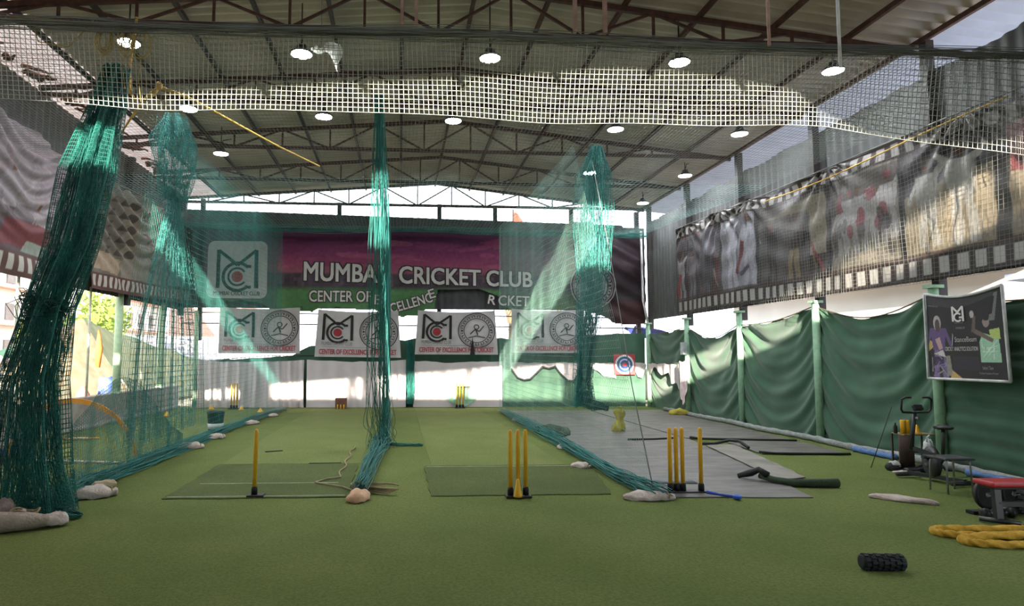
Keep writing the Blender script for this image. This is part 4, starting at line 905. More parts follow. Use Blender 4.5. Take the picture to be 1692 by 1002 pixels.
# left wall, far banner
WL3 = 7.05
cv = Canvas(WL3, 2.6, 330, 110, '8a8076')
rr = np.random.default_rng(41)
cv.rect(0, .4, 1.6, 2.6, '6d665e'); cv.poly([(.1, .5), (1.4, .42), (1.6, .8), (.2, .95)], 'a08c78')
for r_ in range(5):
    for c in range(3): cv.rect(.55 + c * .62 + .08 * r_, .9 + r_ * .32, .55 + c * .62 + .36 + .08 * r_, 1.08 + r_ * .32, '3b3532', .85)
cv.player(3.1, .42, 1.9, '9c948c', '908880', arm=1); cv.player(4.0, .42, 1.75, 'a29a92', '968e86', arm=0); cv.rect(3.55, .5, 3.62, 1.2, '4a4440')
for i in range(6): cv.ell(rr.uniform(2.9, 4.3), rr.uniform(1.2, 1.7), .14, .08, '96545a', .8)
cv.rect(4.9, .4, 7.5, 2.6, '544c50'); cv.rect(6.6, .4, 7.5, 2.6, '4d3034'); cv.poly([(5.0, .45), (6.5, .45), (6.4, 1.35), (5.9, 1.5), (5.1, 1.35)], '8ba6ac'); cv.ell(5.7, 1.75, .34, .34, '3c4a5c'); cv.rect(5.35, 1.5, 6.05, 1.78, '37506a'); cv.ell(5.7, 1.55, .2, .2, '6f6a66')
cv.grain(.08, 7, 2); filmstrip(cv, WL3, 2.6, .1, .27, 'b4ada4', '5b3c3a', top=False)
def S(u, v):
    y = 15.55 + WL3 * u; zb = 3.22 + .20 * u ** 1.5; zt = np.interp(y, [15.5, 16.4, 18, 19.5, 20.5, 21.8, 23.1], [5.75, 5.85, 5.95, 5.98, 6.05, 6.3, 6.45]); z = zb + (zt - zb) * v
    q = z - .48 * np.sqrt((y - 18.4) ** 2 + .5)
    return -7.0 + .085 * np.sin(q * 17) * np.exp(-((y - 18) / 2.8) ** 2) * np.clip((z - 3.6) * 1.2, .15, 1) + .02 * np.sin(y * 4 + z * 3), y, z
t = thing('film_banner', 'grey film strip banner with swagged folds on the left wall beyond the dark gathered net', 'banner', (-7.0, 19, 3.2))
sheet('vinyl', S, 330, 110, vmat('printed_vinyl_soft', .5), t, cols=cv.cols(.95))
MB().tube([(-6.93, y, float(np.interp(y, [15.5, 16.4, 18, 19.5, 20.5, 21.8, 23.0], [5.77, 5.87, 5.97, 6.0, 6.07, 6.32, 6.47]))) for y in np.linspace(15.5, 22.6, 16)], .012, 6).build('hem_rope', M_netg, t)

# framed poster on the right, between two poles
t = thing('framed_poster', 'dark cricket poster in a thin white frame hung on the right pole', 'poster', (8.2, 9.2, 1.35))
PW, PH = 1.34, 1.30
def PS_(x, z, off=0.0):                    # x: 0 (far/left) .. PW ; z: 0 .. PH
    k = z / PH; w_ = x / PW
    y = 9.86 - x * (1.0 - .03 * k); return 8.22 - off - .02 * np.sin(w_ * PI) * k, y, 1.37 + z - .09 * np.sin(w_ * PI) * k ** 3 + .0 * x
cv = Canvas(PW, PH, 170, 165, '2b2a2d')
rr = np.random.default_rng(51)
cv.poly([(0, .62), (.14, .52), (0, .42)], 'a9925a'); cv.poly([(.38, 0), (.42, .14), (.62, 0)], 'b0915a')
cv.player(.2, .0, .95, '5a4a72', '6a5f80', skin='7a6a64'); cv.ell(.19, .86, .075, .12, '9a9698'); cv.ell(.195, .82, .05, .10, '4c423f'); cv.limb(.18, .62, .24, .45, .10, 'a88a86'); cv.rect(.1, .2, .28, .34, '3a2f4a'); cv.poly([(.1, .38), (.32, .33), (.27, .44)], 'b9b4b0')
for i in range(14): cv.limb(rr.uniform(.05, .33), rr.uniform(.02, .3), rr.uniform(.05, .4), rr.uniform(.02, .4), .02, rr.choice(['7c6a94', '8d8a90', '4a3f5c']), .8)
cv.limb(.38, .05, .36, .35, .10, '8d8a80', .8)
cv.poly([(.93, .26), (1.26, .26), (1.24, .6), (1.0, .68), (.93, .55)], '8fb59a'); cv.poly([(1.1, .72), (1.26, .74), (1.27, .58), (1.12, .6)], 'a8b86a'); cv.ell(1.06, .84, .055, .08, '8a7a74'); cv.ell(1.07, .9, .06, .04, '2b2a2c'); cv.limb(.86, .72, 1.15, .56, .07, '6a5a54'); cv.limb(.84, .70, .88, .95, .06, '5e5450'); cv.ell(.84, .98, .035, .06, 'a39f9c')
cv.poly([(1.1, .85), (1.22, 1.25), (1.28, 1.25), (1.2, .85)], '7c7a7c', .7); cv.poly([(1.12, .95), (1.2, 1.2), (1.23, 1.2), (1.17, .95)], '18171a', .9)
for i in range(10): cv.limb(rr.uniform(.95, 1.2), rr.uniform(.28, .5), rr.uniform(.95, 1.22), rr.uniform(.3, .6), .015, 'c4d6c4', .6)
cv.rect(.45, .14, .9, .34, '34333f', .7); cv.poly([(.0, 1.16), (.6, 1.1), (1.2, 1.22), (1.2, 1.3), (0, 1.3)], '47464a', .6)
cv.grain(.05, 8, 2)
sheet('print', lambda u, v: PS_(PW * u, PH * v), 170, 165, vmat('printed_vinyl_gloss', .4), t, cols=cv.cols())
M_wf = mat('white_frame', 'b9bab8', rough=.5)
fr = MB(); ed = [(q, 0) for q in np.linspace(-.03, PW + .03, 12)] + [(PW + .03, q) for q in np.linspace(0, PH, 12)] + [(q, PH + .01) for q in np.linspace(PW + .03, -.03, 12)] + [(-.03, q) for q in np.linspace(PH, 0, 12)]
fr.tube([tuple(float(c) for c in PS_(np.float64(a), np.float64(b), .01)) for a, b in ed], .022, 6, closed=True).build('frame', M_wf, t)
B = Flat(); bx, bz, bw, bh = .50, .88, .22, .25
B.rect(bx, bz, bx + .035, bz + bh); B.rect(bx + bw - .035, bz, bx + bw, bz + bh); B.line([(bx + .015, bz + bh), (bx + bw / 2, bz + bh * .62), (bx + bw - .015, bz + bh)], .035); B.ring(bx + bw / 2, bz + .07, .05, .08, 40, 320); B.rect(bx + bw / 2 + .02, bz + .05, bx + bw / 2 + .08, bz + .08)
B.build('emblem', M_lett, t, PS_, .012)
for s_, x, z, h_, wd, bo, nm, m in (('StanceBeam', .52, .56, .075, .38, .01, 'lettering', M_lett), ('CRICKET ANALYTICS SOLUTION', .33, .425, .06, .58, .02, 'lettering', M_lett), ('POWERED BY', .56, .76, .03, .16, 0, 'small_lettering', M_greyp), ('MUMBAI CRICKET CLUB', .54, .85, .018, .15, 0, 'small_lettering', M_greyp), ('Indore | Thane', .96, .155, .05, .17, 0, 'small_lettering', M_greyp), ('Cricket Analytics Partner', .9, .09, .028, .3, 0, 'small_lettering', M_greyp), ('MUMBAI CRICKET CLUB', .04, 1.12, .022, .2, 0, 'small_lettering', M_greyp)):
    Flat().text(s_, x, z, h_, wd, bo).build(nm, m, t, PS_, .012)
Flat().poly([(.46, .50), (.475, .50), (.50, .66), (.485, .70)]).build('bat_mark', M_greyp, t, PS_, .012)
for z in (.0, 1.0): MB().bar((8.25, 9.80, 1.45 + z), (8.42, 9.90, 1.45 + z), .02).build('wire_tie', M_steel, t)

# target board
t = thing('target_board', 'red square target board with blue and white rings on the far curtain', 'target', (7.62, 22.28, 1.05))
MB().box((7.64, 22.29, 1.42), (.74, .03, .70)).build('board', mat('red_board', 'b5474a', rough=.6), t, smooth=False, bevel=.01)
SB = lambda x, z, o: (x, 22.27 - o + 0 * x, z)
for r0, r1, c, k in ((.0, .33, 'd9d9d6', 1), (.0, .27, '3d5a8c', 2), (.0, .19, 'c9cdd2', 3), (.0, .15, '3d5a8c', 4), (0, .07, 'c4474a', 5)):
    Flat().disc(7.64, 1.42, r1, 30).build('ring', mat('target_' + c, c, rough=.6, var=.04), t, SB, .004 * k)
# ------------------------------------------------------------------ floor mats
def pad(name, poly, label, m, z0=.002, z1=.012, group=None, sub=10, seed=0, cat='mat', rough=.012):
    P = []; n = len(poly)
    for i in range(n):
        a, b = np.array(poly[i]), np.array(poly[(i + 1) % n])
        for k in range(sub):
            q = a + (b - a) * k / sub; P.append(q + rough * np.array([math.sin(q[0] * 5 + q[1] * 9 + seed), math.cos(q[1] * 6 + q[0] * 7 + seed)]))
    o = MB().prism(P, z0, z1).build(name, m, smooth=False); return tag(o, label, cat, group)
M_lane = turf_mat('worn_mat', '646d45', '59643f', '3f4929')
M_lane2 = turf_mat('worn_mat_light', '7b8350', '727c49', '4b562e')
M_line = mat('chalk_line', '8f957c', rough=.95, var=.2, scale=5)
pad('pitch_mat', [(-2.78, 8.2), (-.62, 8.2), (-.62, 10.7), (-2.78, 10.7)], 'dark worn green batting mat under the single yellow stump', M_lane)
pad('pitch_mat', [(.39, 8.2), (2.62, 8.2), (3.0, 10.4), (.39, 10.4)], 'dark worn green batting mat under the three middle stumps', M_lane)
pad('pitch_strip', [(-2.75, 10.75), (-.6, 10.75), (-.6, 21.8), (-2.75, 21.8)], 'long faded pitch strip running up the left lane', M_lane2, .001, .006)
pad('pitch_strip', [(.5, 10.45), (2.6, 10.45), (2.5, 21.9), (.5, 21.9)], 'long faded pitch strip running up the middle lane', M_lane2, .001, .006)
for (x0, x1, y), n in (((-2.75, -.65, 8.28), 'at the near edge of the left batting mat'), ((-2.6, -.8, 9.1), 'across the middle of the left batting mat'), ((.42, 2.7, 10.3), 'at the far edge of the middle batting mat')):
    tag(MB().box(((x0 + x1) / 2, y, .0135), (x1 - x0, .03, .003)).build('crease_line', M_line, smooth=False), 'faint pale crease line ' + n, 'line', 'crease lines')
for (x, y, l, a), n in (((-1.15, 10.72, .5, .02), 'at the far edge of the left mat'), ((-2.2, 12.1, .3, .5), 'behind the single stump')):
    tag(MB().box((x, y, .012), (l, .07, .012), RZ(a)).build('dark_scuff', mat('dark_scuff', '2f3b2a', rough=.95)), 'dark scuffed patch ' + n, 'patch', 'scuffs')
M_rub = mat('grey_rubber', '6a6662', rough=.55, var=.16, scale=1.6, bump=.6, bscale=9, col2='4b4845', stretch=(1, 2.5, 1), spec=.4)
M_rub2 = mat('pale_rubber', '858179', rough=.7, var=.12, scale=1.8, bump=.5, bscale=9, col2='69655f')
M_redge = mat('black_rubber', '222423', rough=.6)
pad('rubber_mat', [(3.0, 8.0), (4.98, 7.86), (5.3, 9.6), (5.75, 12.3), (5.95, 13.5), (6.0, 20.6), (3.2, 20.6), (3.15, 17)], 'largest grey rubber mat filling the right lane', M_rub, .002, .014)
pad('rubber_mat', [(5.9, 13.5), (7.9, 12.95), (8.1, 15.8), (8.15, 20.6), (5.9, 20.6)], 'grey rubber mat spread along the far right curtain', M_rub, .006, .028, seed=3)
pad('rubber_mat', [(5.82, 12.5), (5.3, 9.5), (5.14, 8.95), (5.66, 9.1), (5.9, 10.1), (6.2, 11.6), (6.4, 12.5)], 'pale narrow rubber strip with a curled corner', M_rub2, .015, .026, seed=5)
pad('rubber_mat', [(6.3, 11.35), (7.8, 11.2), (7.95, 12.92), (6.5, 13.2)], 'short grey rubber mat nearest the green curtain', M_rub, .003, .02, seed=7)
for pts, r_, n in ((([(5.95, 13.45, .05), (6.1, 13.3, .04), (7.0, 13.12, .035), (7.9, 12.93, .035)]), .035, 'of the mat along the far right curtain'), (([(6.25, 11.35, .05), (6.5, 11.3, .03), (7.1, 11.25, .025), (7.8, 11.2, .025)]), .03, 'of the short mat near the curtain'), (([(5.75, 12.45, .05), (6.0, 12.5, .04), (6.35, 12.6, .09), (6.4, 12.3, .11), (6.3, 11.8, .06)]), .045, 'rumpled between the pale strip and the short mat'), (([(4.6, 13.3, .03), (5.2, 13.35, .03), (5.7, 13.5, .035)]), .03, 'across the largest mat, behind the right stumps')):
    tag(MB().tube(pts, r_ * .65, 7).build('curled_edge', M_redge), 'black curled rubber edge ' + n, 'mat edge', 'curled mat edges')
t = thing('rolled_mat', 'dark green mat roll lying at the end of the pale rubber strip', 'mat', (5.35, 8.5, 0))
M_roll = mat('dark_green_mat', '33402f', rough=.9, var=.2, scale=9, bump=.4)
MB().tube([(4.95, 8.98, .07), (5.02, 8.75, .055), (5.15, 8.55, .05), (5.4, 8.5, .055), (5.72, 8.48, .058)], [.04, .045, .05, .055, .058], 12).build('roll', M_roll, t)
MB().tube([(4.72, 9.15, .04), (4.86, 9.05, .10), (4.92, 8.95, .16), (4.98, 8.85, .10)], [.03, .05, .04, .05], 8).build('curled_corner', M_redge, t)
o = MB().tube([(3.05, 14.9, .06), (3.3, 14.5, .09), (3.55, 14.2, .07), (3.3, 13.7, .08)], [.06, .14, .12, .05], 9).build('crumpled_mat', M_roll); tag(o, 'crumpled dark green mat end at the foot of the right net', 'mat')
o = MB().box((3.6, 8.95, .02), (.75, .35, .01), RZ(-.1)).build('rubber_patch', mat('dark_rubber_patch', '55595a', rough=.5)); tag(o, 'small dark rubber patch behind the right stumps', 'mat')

# ------------------------------------------------------------------ stumps
M_yel = mat('yellow_plastic', 'e0ad25', rough=.45, var=.08, scale=6, col2='d49f20', spec=.4)
M_blk = mat('black_plastic', '1c1d1f', rough=.55, var=.1)
M_base = mat('black_steel_plate', '2a2627', rough=.5, var=.15)
def stump_parts(t, x, y, lean=0.0, h=.72):
    s = MB().lathe([(.015, 0), (.025, .0), (.0255, h - .03), (.019, h - .01), (.006, h)], (0, 0, 0), 14); R = RY(lean)
    V = [tuple(R @ Vector(p) + Vector((x, y, .09))) for p in s.V]; o = mesh_obj('stump', V, s.F, M_yel, t)
    MB().lathe([(.037, .03), (.037, .10), (.032, .12), (.027, .125)], (x, y, 0), 14).build('rubber_boot', M_blk, t)
def plate(t, x, y, wd, ln=.16): MB().box((x, y, .018), (wd, ln, .028)).build('base_plate', M_base, t, smooth=False, bevel=.008)
t = thing('stump_set', 'single yellow stump on a black base on the left batting mat', 'stumps', (-1.73, 8.3, 0), 'yellow stump sets')
plate(t, -1.71, 8.3, .20); stump_parts(t, -1.73, 8.3, .012)
t = thing('stump_set', 'three yellow stumps with a stub in front, on the middle batting mat', 'stumps', (1.44, 8.1, 0), 'yellow stump sets')
plate(t, 1.44, 8.1, .31)
for k in (-1, 0, 1): stump_parts(t, 1.44 + .095 * k, 8.1 + .01 * k, .02 * k * 0)
MB().lathe([(.055, .03), (.05, .05), (.035, .12), (.02, .22), (.008, .24)], (1.42, 8.0, 0), 14, None).build('spare_stub', M_yel, t)
t = thing('stump_set', 'three yellow stumps close together and a fourth apart, on the right rubber mat', 'stumps', (3.58, 8.25, 0), 'yellow stump sets')
plate(t, 3.56, 8.25, .50)
for x in (3.385, 3.465, 3.545): stump_parts(t, x, 8.25)
stump_parts(t, 3.765, 8.22)
t = thing('stump_set', 'far yellow stumps in front of the sunlit white curtain', 'stumps', (1.95, 21.7, 0), 'yellow stump sets')
plate(t, 1.97, 21.7, .34)
for k in (-1, 0, 1): stump_parts(t, 1.97 + .10 * k, 21.7)
t = thing('stump_set', 'far yellow stumps behind the left net by the pleated curtain', 'stumps', (-5.2, 21.6, 0), 'yellow stump sets')
plate(t, -5.2, 21.6, .34)
for k in (-1, 0, 1): stump_parts(t, -5.2 + .085 * k, 21.6)
t = thing('box', 'small brown box with yellow pegs at the foot of the flat white curtain', 'box', (-1.85, 21.6, 0))
MB().box((-1.85, 21.65, .17), (.36, .2, .34)).build('body', mat('brown_box', '6b4a3c', rough=.8), t, smooth=False, bevel=.01)
for k in (-1, 0, 1): MB().tube([(-1.85 + .1 * k, 21.53, .0), (-1.85 + .1 * k, 21.53, .14)], .02, 8).build('peg', M_yel, t)
# bucket
t = thing('bucket', 'black bucket with a white band behind the left net', 'bucket', (-3.98, 15.1, 0))
MB().lathe([(.14, 0), (.15, .02), (.185, .42), (.20, .44), (.195, .46), (.17, .44), (.14, .05)], (-4.05, 15.2, 0), 24).build('body', M_blk, t)
MB().lathe([(.157, .08), (.159, .08), (.172, .2), (.17, .2)], (-4.05, 15.2, 0), 24).build('white_band', mat('white_label', 'b9bbb8', rough=.6), t)
MB().tube([(-4.05 + .19 * math.cos(a), 15.2, .44 - .1 * math.sin(a)) for a in np.linspace(0, PI, 12)], .006, 5).build('handle', M_steel, t)
# yellow arch
M_arch = mat('orange_fabric', 'dd9a1f', rough=.6, var=.1, scale=5, trans=.2, col2='d08a14')
t = thing('pop_up_arch', 'yellow fabric arch hoop standing in the left lane', 'goal', (-5.2, 11.0, 0))
A = np.linspace(0, PI, 60); V = []; F = []
for i, a in enumerate(A):
    cx_, cz_ = -5.17 + 1.1 * math.cos(a), .97 * math.sin(a); w_ = .02 + .055 * math.sin(a) ** .8; nx, nz = math.cos(a), math.sin(a)
    for s_, dy in ((1, -.02), (1, .02), (-1, .02), (-1, -.02)): V.append((cx_ + nx * s_ * w_ / 2, 11.05 + dy + .25 * math.cos(a) * -1, cz_ + nz * s_ * w_ / 2))
for i in range(59):
    for k in range(4): F.append((i * 4 + k, i * 4 + (k + 1) % 4, i * 4 + 4 + (k + 1) % 4, i * 4 + 4 + k))
mesh_obj('hoop', V, F, M_arch, t, smooth=False)
for x, y in ((-4.07, 10.8), (-6.27, 11.3)): MB().box((x, y, .02), (.12, .10, .05)).build('foot', M_blk, t, smooth=False, bevel=.01)
MB().tube([(-4.07, 10.8, .02), (-5.2, 11.1, .015), (-6.27, 11.3, .02)], .02, 6).build('ground_tape', mat('white_tape', 'c5c3b9', rough=.7), t)
for (x, y), n in (((-6.45, 19.2), 'near the parapet, brightest'), ((-4.9, 21.3), 'far, by the pleated curtain'), ((-4.15, 20.5), 'far, just left of the lane net'), ((-5.9, 21.6), 'far, nearest the left corner')):
    t = thing('marker_cone', 'small yellow marker cone on the left lane, ' + n, 'cone', (x, y, 0), 'yellow marker cones')
    MB().lathe([(.09, .0), (.095, .01), (.07, .03), (.03, .10), (.018, .12)], (x, y, 0), 14).build('cone_body', M_yel, t)
t = thing('cricket_bat', 'pale cricket bat lying on the sunlit turf in the left lane', 'bat', (-6.35, 13.9, 0))
MB().box((-6.45, 13.95, .03), (.46, .10, .035), RZ(.1)).build('blade', mat('willow', 'd3c3a0', rough=.6), t, smooth=False, bevel=.012)
MB().tube([(-6.23, 13.97, .03), (-6.0, 13.99, .03)], .017, 8).build('handle', M_yel, t)

# ------------------------------------------------------------------ sandbags on the net hems
M_bag = mat('sack_cloth', 'a69b8e', rough=.95, var=.14, scale=7, bump=.6, bscale=40, col2='8f8478')
M_bagw = mat('white_sack', 'bfb4ac', rough=.95, var=.12, scale=7, bump=.6, bscale=40, col2='a89c94')
M_stone = mat('grey_stone', '8a7c76', rough=.95, var=.2, scale=9, bump=.6)
def blob(c, dim, rot, seed, n=26, pinch=.0, flat=.35):
    V = []; F = []; m = n // 2; rr = np.random.default_rng(seed); ph = rr.uniform(0, 6, 6)
    for i in range(m + 1):
        th = PI * i / m; x = -math.cos(th); rad = max(0.0, math.sin(th)) ** .7
        if pinch: rad *= 1 - pinch * math.exp(-((x - .72) / .12) ** 2)
        for k in range(n):
            a = 2 * PI * k / n; y, z = rad * math.cos(a), rad * math.sin(a)
            g = 1 + .08 * math.sin(3 * a + 4 * x + ph[0]) + .07 * math.sin(5 * x + 2 * a + ph[1]) + .05 * math.sin(7 * a - 6 * x + ph[2])
            z = z * g; z = max(z, -flat) if flat else z
            V.append((x * dim[0] / 2, y * g * dim[1] / 2, z * dim[2] / 2 + .04 * dim[2] * math.sin(9 * x + ph[3])))
    for i in range(m):
        for k in range(n): F.append((i * n + k, i * n + (k + 1) % n, i * n + n + (k + 1) % n, i * n + n + k))
    R = RZ(rot); zz = [v[2] for v in V]; lo = min(zz)
    return [tuple(R @ Vector((v[0], v[1], v[2] - lo)) + Vector(c)) for v in V], F
def sack(label, c, dim, rot, seed, m=M_bag, name='sandbag', cat='sandbag', group='sandbags', tie=True):
    t = thing(name, label, cat, c, group)
    V, F = blob(c, dim, rot, seed, pinch=.5 if tie else 0); mesh_obj('sack', V, F, m, t)
    if tie:
        q = Vector(c) + RZ(rot) @ Vector((dim[0] * .36, 0, dim[2] * .33)); a = RZ(rot)
        MB().tube([q + a @ Vector((0, dim[1] * .2 * math.cos(k), dim[2] * .2 * math.sin(k))) for k in np.linspace(0, 2 * PI, 14)], .008, 5).build('tie_string', M_string, t)
    return t
sack('whitish sandbag on the left net hem, nearest the dark gathered net', (-3.62, 8.35, .0), (.52, .26, .20), .5, 1, M_bagw)
sack('small tan sack end behind the whitish sandbag on the left net hem', (-3.68, 8.75, .05), (.30, .14, .12), .7, 2, mat('tan_sack', 'ab9a80', rough=.95), tie=False)
sack('whitish sandbag halfway along the left net hem', (-3.78, 12.5, 0), (.52, .24, .18), .55, 3, M_bagw)
sack('whitish sandbag on the left net hem just before the black bucket', (-3.72, 14.0, 0), (.42, .22, .16), .8, 4, M_bagw)
sack('farther whitish sandbag on the left net hem beyond the bucket', (-3.62, 16.9, 0), (.42, .22, .14), .9, 5, M_bagw)
sack('farthest small whitish sandbag on the left net hem', (-3.5, 19.0, 0), (.34, .2, .12), .9, 6, M_bagw)
sack('peach coloured sandbag at the near end of the middle net', (-.47, 8.02, 0), (.36, .24, .18), 1.3, 7, mat('peach_sack', 'c4a083', rough=.95, bump=.4), tie=False)
sack('white sandbag on the hem of the right net beside the turf', (2.78, 10.15, 0), (.32, .22, .13), -.6, 8, M_bagw)
sack('long off white sandbag at the near end of the right net', (2.98, 7.9, 0), (.62, .26, .14), -.05, 9, M_bagw)
sack('whitish sandbag on the right net hem by the rolled mat end', (3.05, 12.2, 0), (.34, .2, .12), -.8, 10, M_bagw)
sack('far whitish sandbag at the foot of the right net', (3.15, 17.5, 0), (.4, .25, .12), -.7, 11, M_bagw)
t = thing('sandbag', 'long curved grey sandbag round the base of the dark gathered net', 'sandbag', (-3.9, 6.95, 0), 'sandbags')
MB().tube([(-4.75, 7.0, .10), (-4.45, 6.82, .105), (-4.1, 6.74, .105), (-3.8, 6.76, .10), (-3.55, 6.86, .09), (-3.42, 6.94, .075), (-3.36, 7.02, .08)], [.05, .10, .105, .10, .08, .05, .07], 14).build('sack', M_bag, t)
b = MB(); V, F = blob((-3.4, 7.0, .02), (.24, .2, .17), .6, 12); b.add(V, F); b.build('bunched_end', M_bagw, t)
for c, dim, s_, m, n in (((-3.92, 7.02, .10), (.22, .2, .24), 13, M_stone, 'topmost, brownish'), ((-4.06, 6.98, .02), (.22, .18, .28), 14, M_bagw, 'tallest, whitish, at the left'), ((-3.74, 7.02, .04), (.2, .18, .18), 15, M_bagw, 'greyish, at the right'), ((-3.9, 6.94, 0), (.3, .18, .15), 16, M_bagw, 'lowest, in front')):
    V, F = blob(c, dim, .3 * s_, s_); o = mesh_obj('small_sack', V, F, m); tag(o, 'small lumpy sack in the pile at the left front, ' + n, 'sandbag', 'sacks in the pile at the left front')
b = MB(); rr = random.Random(9)
for k in range(5): b.tube([(-3.66 + .12 * math.cos(a + k) * (1 + .2 * k / 5), 6.93 + .08 * math.sin(a + k), .05 + .03 * k + .02 * math.sin(3 * a)) for a in np.linspace(0, 6.2, 20)], .010, 6)
o = b.build('rope_tangle', mat('pale_rope', '8c7f62', rough=.9)); tag(o, 'tangled pale rope among the sacks at the left front', 'rope')
b = MB()
b.tube([(-.2 - .62 + .03 * math.sin(q * 20), 12.6 - 3.2 * q, .03) for q in np.linspace(0, 1, 24)] + [(-.95, 9.3, .03), (-1.1, 9.05, .03), (-.7, 8.7, .03), (-.55, 8.45, .03)], .011, 6)
o = b.build('rope', mat('pale_rope', '8c7f62', rough=.9)); tag(o, 'pale thin rope trailing along the left batting mat', 'rope')
b = MB()
for k in range(5): b.tube([(-.3 + .30 * math.cos(a * 1.3 + k) * (.6 + .1 * k), 8.5 + .22 * math.sin(a + k * .7), .03 + .012 * k) for a in np.linspace(0, 6.5, 26)], .010, 6)
o = b.build('rope_tangle', mat('pale_rope', '8c7f62', rough=.9)); tag(o, 'tangle of pale thin rope around the near end of the middle net', 'rope')
sack('long pale folded cloth bag lying on the turf at the right', (5.95, 7.65, 0), (.70, .17, .09), -.75, 17, M_bagw, 'cloth_bag', 'bag', None, False)
# yellow cloth pieces on the rubber mats
M_yc = mat('yellow_cloth', 'b5ad4f', rough=.85, var=.15, scale=8, trans=.25, col2='a39a3d')
V, F = blob((8.05, 18.9, .02), (.6, .35, .24), .2, 18); o = mesh_obj('yellow_cloth', V, F, M_yc); tag(o, 'crumpled yellow cloth heap at the foot of the right curtain', 'cloth')
t = thing('yellow_net_bag', 'upright yellow mesh bag standing on the grey mats behind the right net', 'bag', (4.9, 14.8, 0))
def S(u, v): a = u * 2 * PI; r_ = .11 * (1 + .4 * np.sin(3 * a + v * 5) + .15 * np.sin(7 * a - v * 9)) * (1 - .3 * v + .2 * np.sin(v * 9)); return 4.92 + r_ * np.cos(a) + .05 * v, 14.85 + .6 * r_ * np.sin(a), .015 + .50 * v
sheet('bag_cloth', S, 30, 18, M_yc, t)
MB().tube([(4.96, 14.85, .5), (4.99, 14.85, .58), (4.94, 14.85, .55)], .02, 6).build('tied_top', M_yc, t)
t = thing('ball', 'x', 'ball', (3.28, 8.9, .05)); t['label'] = 'old brown ball behind the right stumps'
MB().lathe([(.001, -.036)] + [(.036 * math.sin(a), -.036 * math.cos(a)) for a in np.linspace(.2, 2.94, 10)] + [(.001, .036)], (3.28, 8.9, .052), 14).build('leather', mat('old_leather', '5a5238', rough=.7), t)
# blue throwing stick
t = thing('throwing_stick', 'blue plastic ball thrower lying on the turf before the right mats', 'stick', (3.95, 7.95, 0)); M_blue = mat('blue_plastic_bright', '2f55b5', rough=.4)
MB().tube([(3.80, 8.14, .03), (3.9, 8.03, .025), (4.0, 7.86, .03)], [.022, .014, .016], 8).build('shaft', M_blue, t)
MB().lathe([(.02, 0), (.045, .012), (.05, .04), (.045, .05), (.035, .02)], (4.02, 7.82, .005), 14).build('cup', M_blue, t)

# ------------------------------------------------------------------ gym corner on the right
# cabinet with shelves
t = thing('side_shelf', 'dark brown open shelf with yellow cones on top', 'shelf', (7.75, 9.75, 0)); M_cab = mat('dark_brown_board', '473a34', rough=.7, var=.15)
V, F = [], []
for z in (0.02, .52):
    for a in np.linspace(-.9, .9, 12): V.append((7.64 + .15 * math.sin(a), 9.72 - .12 * math.cos(a) + .06, z))
b = MB(); n = 12
b.add(V, [(i, i + 1, n + i + 1, n + i) for i in range(n - 1)]); b.build('curved_side', M_cab, t, solid=.02)
for z, nm in ((.53, 'top_board'), (.27, 'shelf_board'), (.05, 'bottom_board')): MB().box((7.82, 9.78, z), (.50 if z > .5 else .42, .26, .02)).build(nm, mat('pale_board_edge', '8a7556', rough=.6) if z > .5 else M_cab, t, smooth=False, bevel=.004)
MB().bar((8.02, 9.86, 0), (8.02, 9.86, .53), .02).build('rear_post', M_cab, t, smooth=False); MB().bar((7.56, 9.88, 0), (7.56, 9.88, .53), .02).build('rear_post', M_cab, t, smooth=False)
for k, (x, n) in enumerate(((7.63, 'left one'), (7.70, 'right one'))):
    t = thing('yellow_tube', 'short yellow plastic tube standing on the brown shelf, ' + n, 'tube', (x, 9.74, .54), 'yellow tubes on the shelf')
    MB().lathe([(.035, 0), (.035, .20), (.028, .205), (.028, .02)], (x, 9.74, .54), 14).build('tube_wall', M_yel, t)
t = thing('marker_cone', 'yellow cone on the brown shelf right of the tubes', 'cone', (7.85, 9.74, .54))
MB().lathe([(.075, 0), (.075, .012), (.05, .02), (.022, .12), (.012, .13)], (7.85, 9.74, .54), 16).build('cone_body', M_yel, t)
t = thing('black_bottle', 'small black bottle on the shelf left of the yellow tubes', 'bottle', (7.56, 9.80, .54)); MB().lathe([(.025, 0), (.028, .02), (.028, .10), (.012, .13), (.012, .16)], (7.56, 9.80, .54), 12).build('bottle_body', M_blk, t)
t = thing('helmet', 'black and white batting helmet lying on the turf beside the brown shelf', 'helmet', (7.42, 9.72, 0))
V, F = blob((7.42, 9.70, .0), (.22, .18, .16), .2, 21, flat=.5); mesh_obj('shell', V, F, M_blk, t)
V, F = blob((7.43, 9.69, .06), (.16, .15, .13), .2, 22, flat=.2); mesh_obj('white_pad', V, F, mat('white_pad', 'aeb0ae', rough=.7), t)
for k in (0, .03, .06): MB().tube([(7.32, 9.62, .03 + k), (7.38, 9.58, .03 + k), (7.46, 9.59, .03 + k)], .005, 5).build('grille_bar', M_steel, t)
t = thing('batting_glove', 'pale glove lying flat in front of the helmet', 'glove', (7.38, 9.5, 0))
V, F = blob((7.38, 9.5, 0), (.26, .10, .04), .05, 23, flat=.5); mesh_obj('palm', V, F, M_bagw, t)
for k in range(4): MB().tube([(7.48, 9.47 + .02 * k, .018), (7.58 - .01 * abs(k - 1), 9.46 + .022 * k, .016)], .010, 6).build('finger', M_bagw, t)
t = thing('black_bag', 'flat black bag on the turf under the brown shelf', 'bag', (7.7, 9.55, 0)); V, F = blob((7.72, 9.55, 0), (.5, .2, .09), .0, 24, flat=.5); mesh_obj('bag_body', V, F, M_blk, t)
MB().tube([(7.6, 9.48, .08), (7.72, 9.45, .13), (7.84, 9.48, .08)], .01, 6).build('bag_strap', M_blk, t)
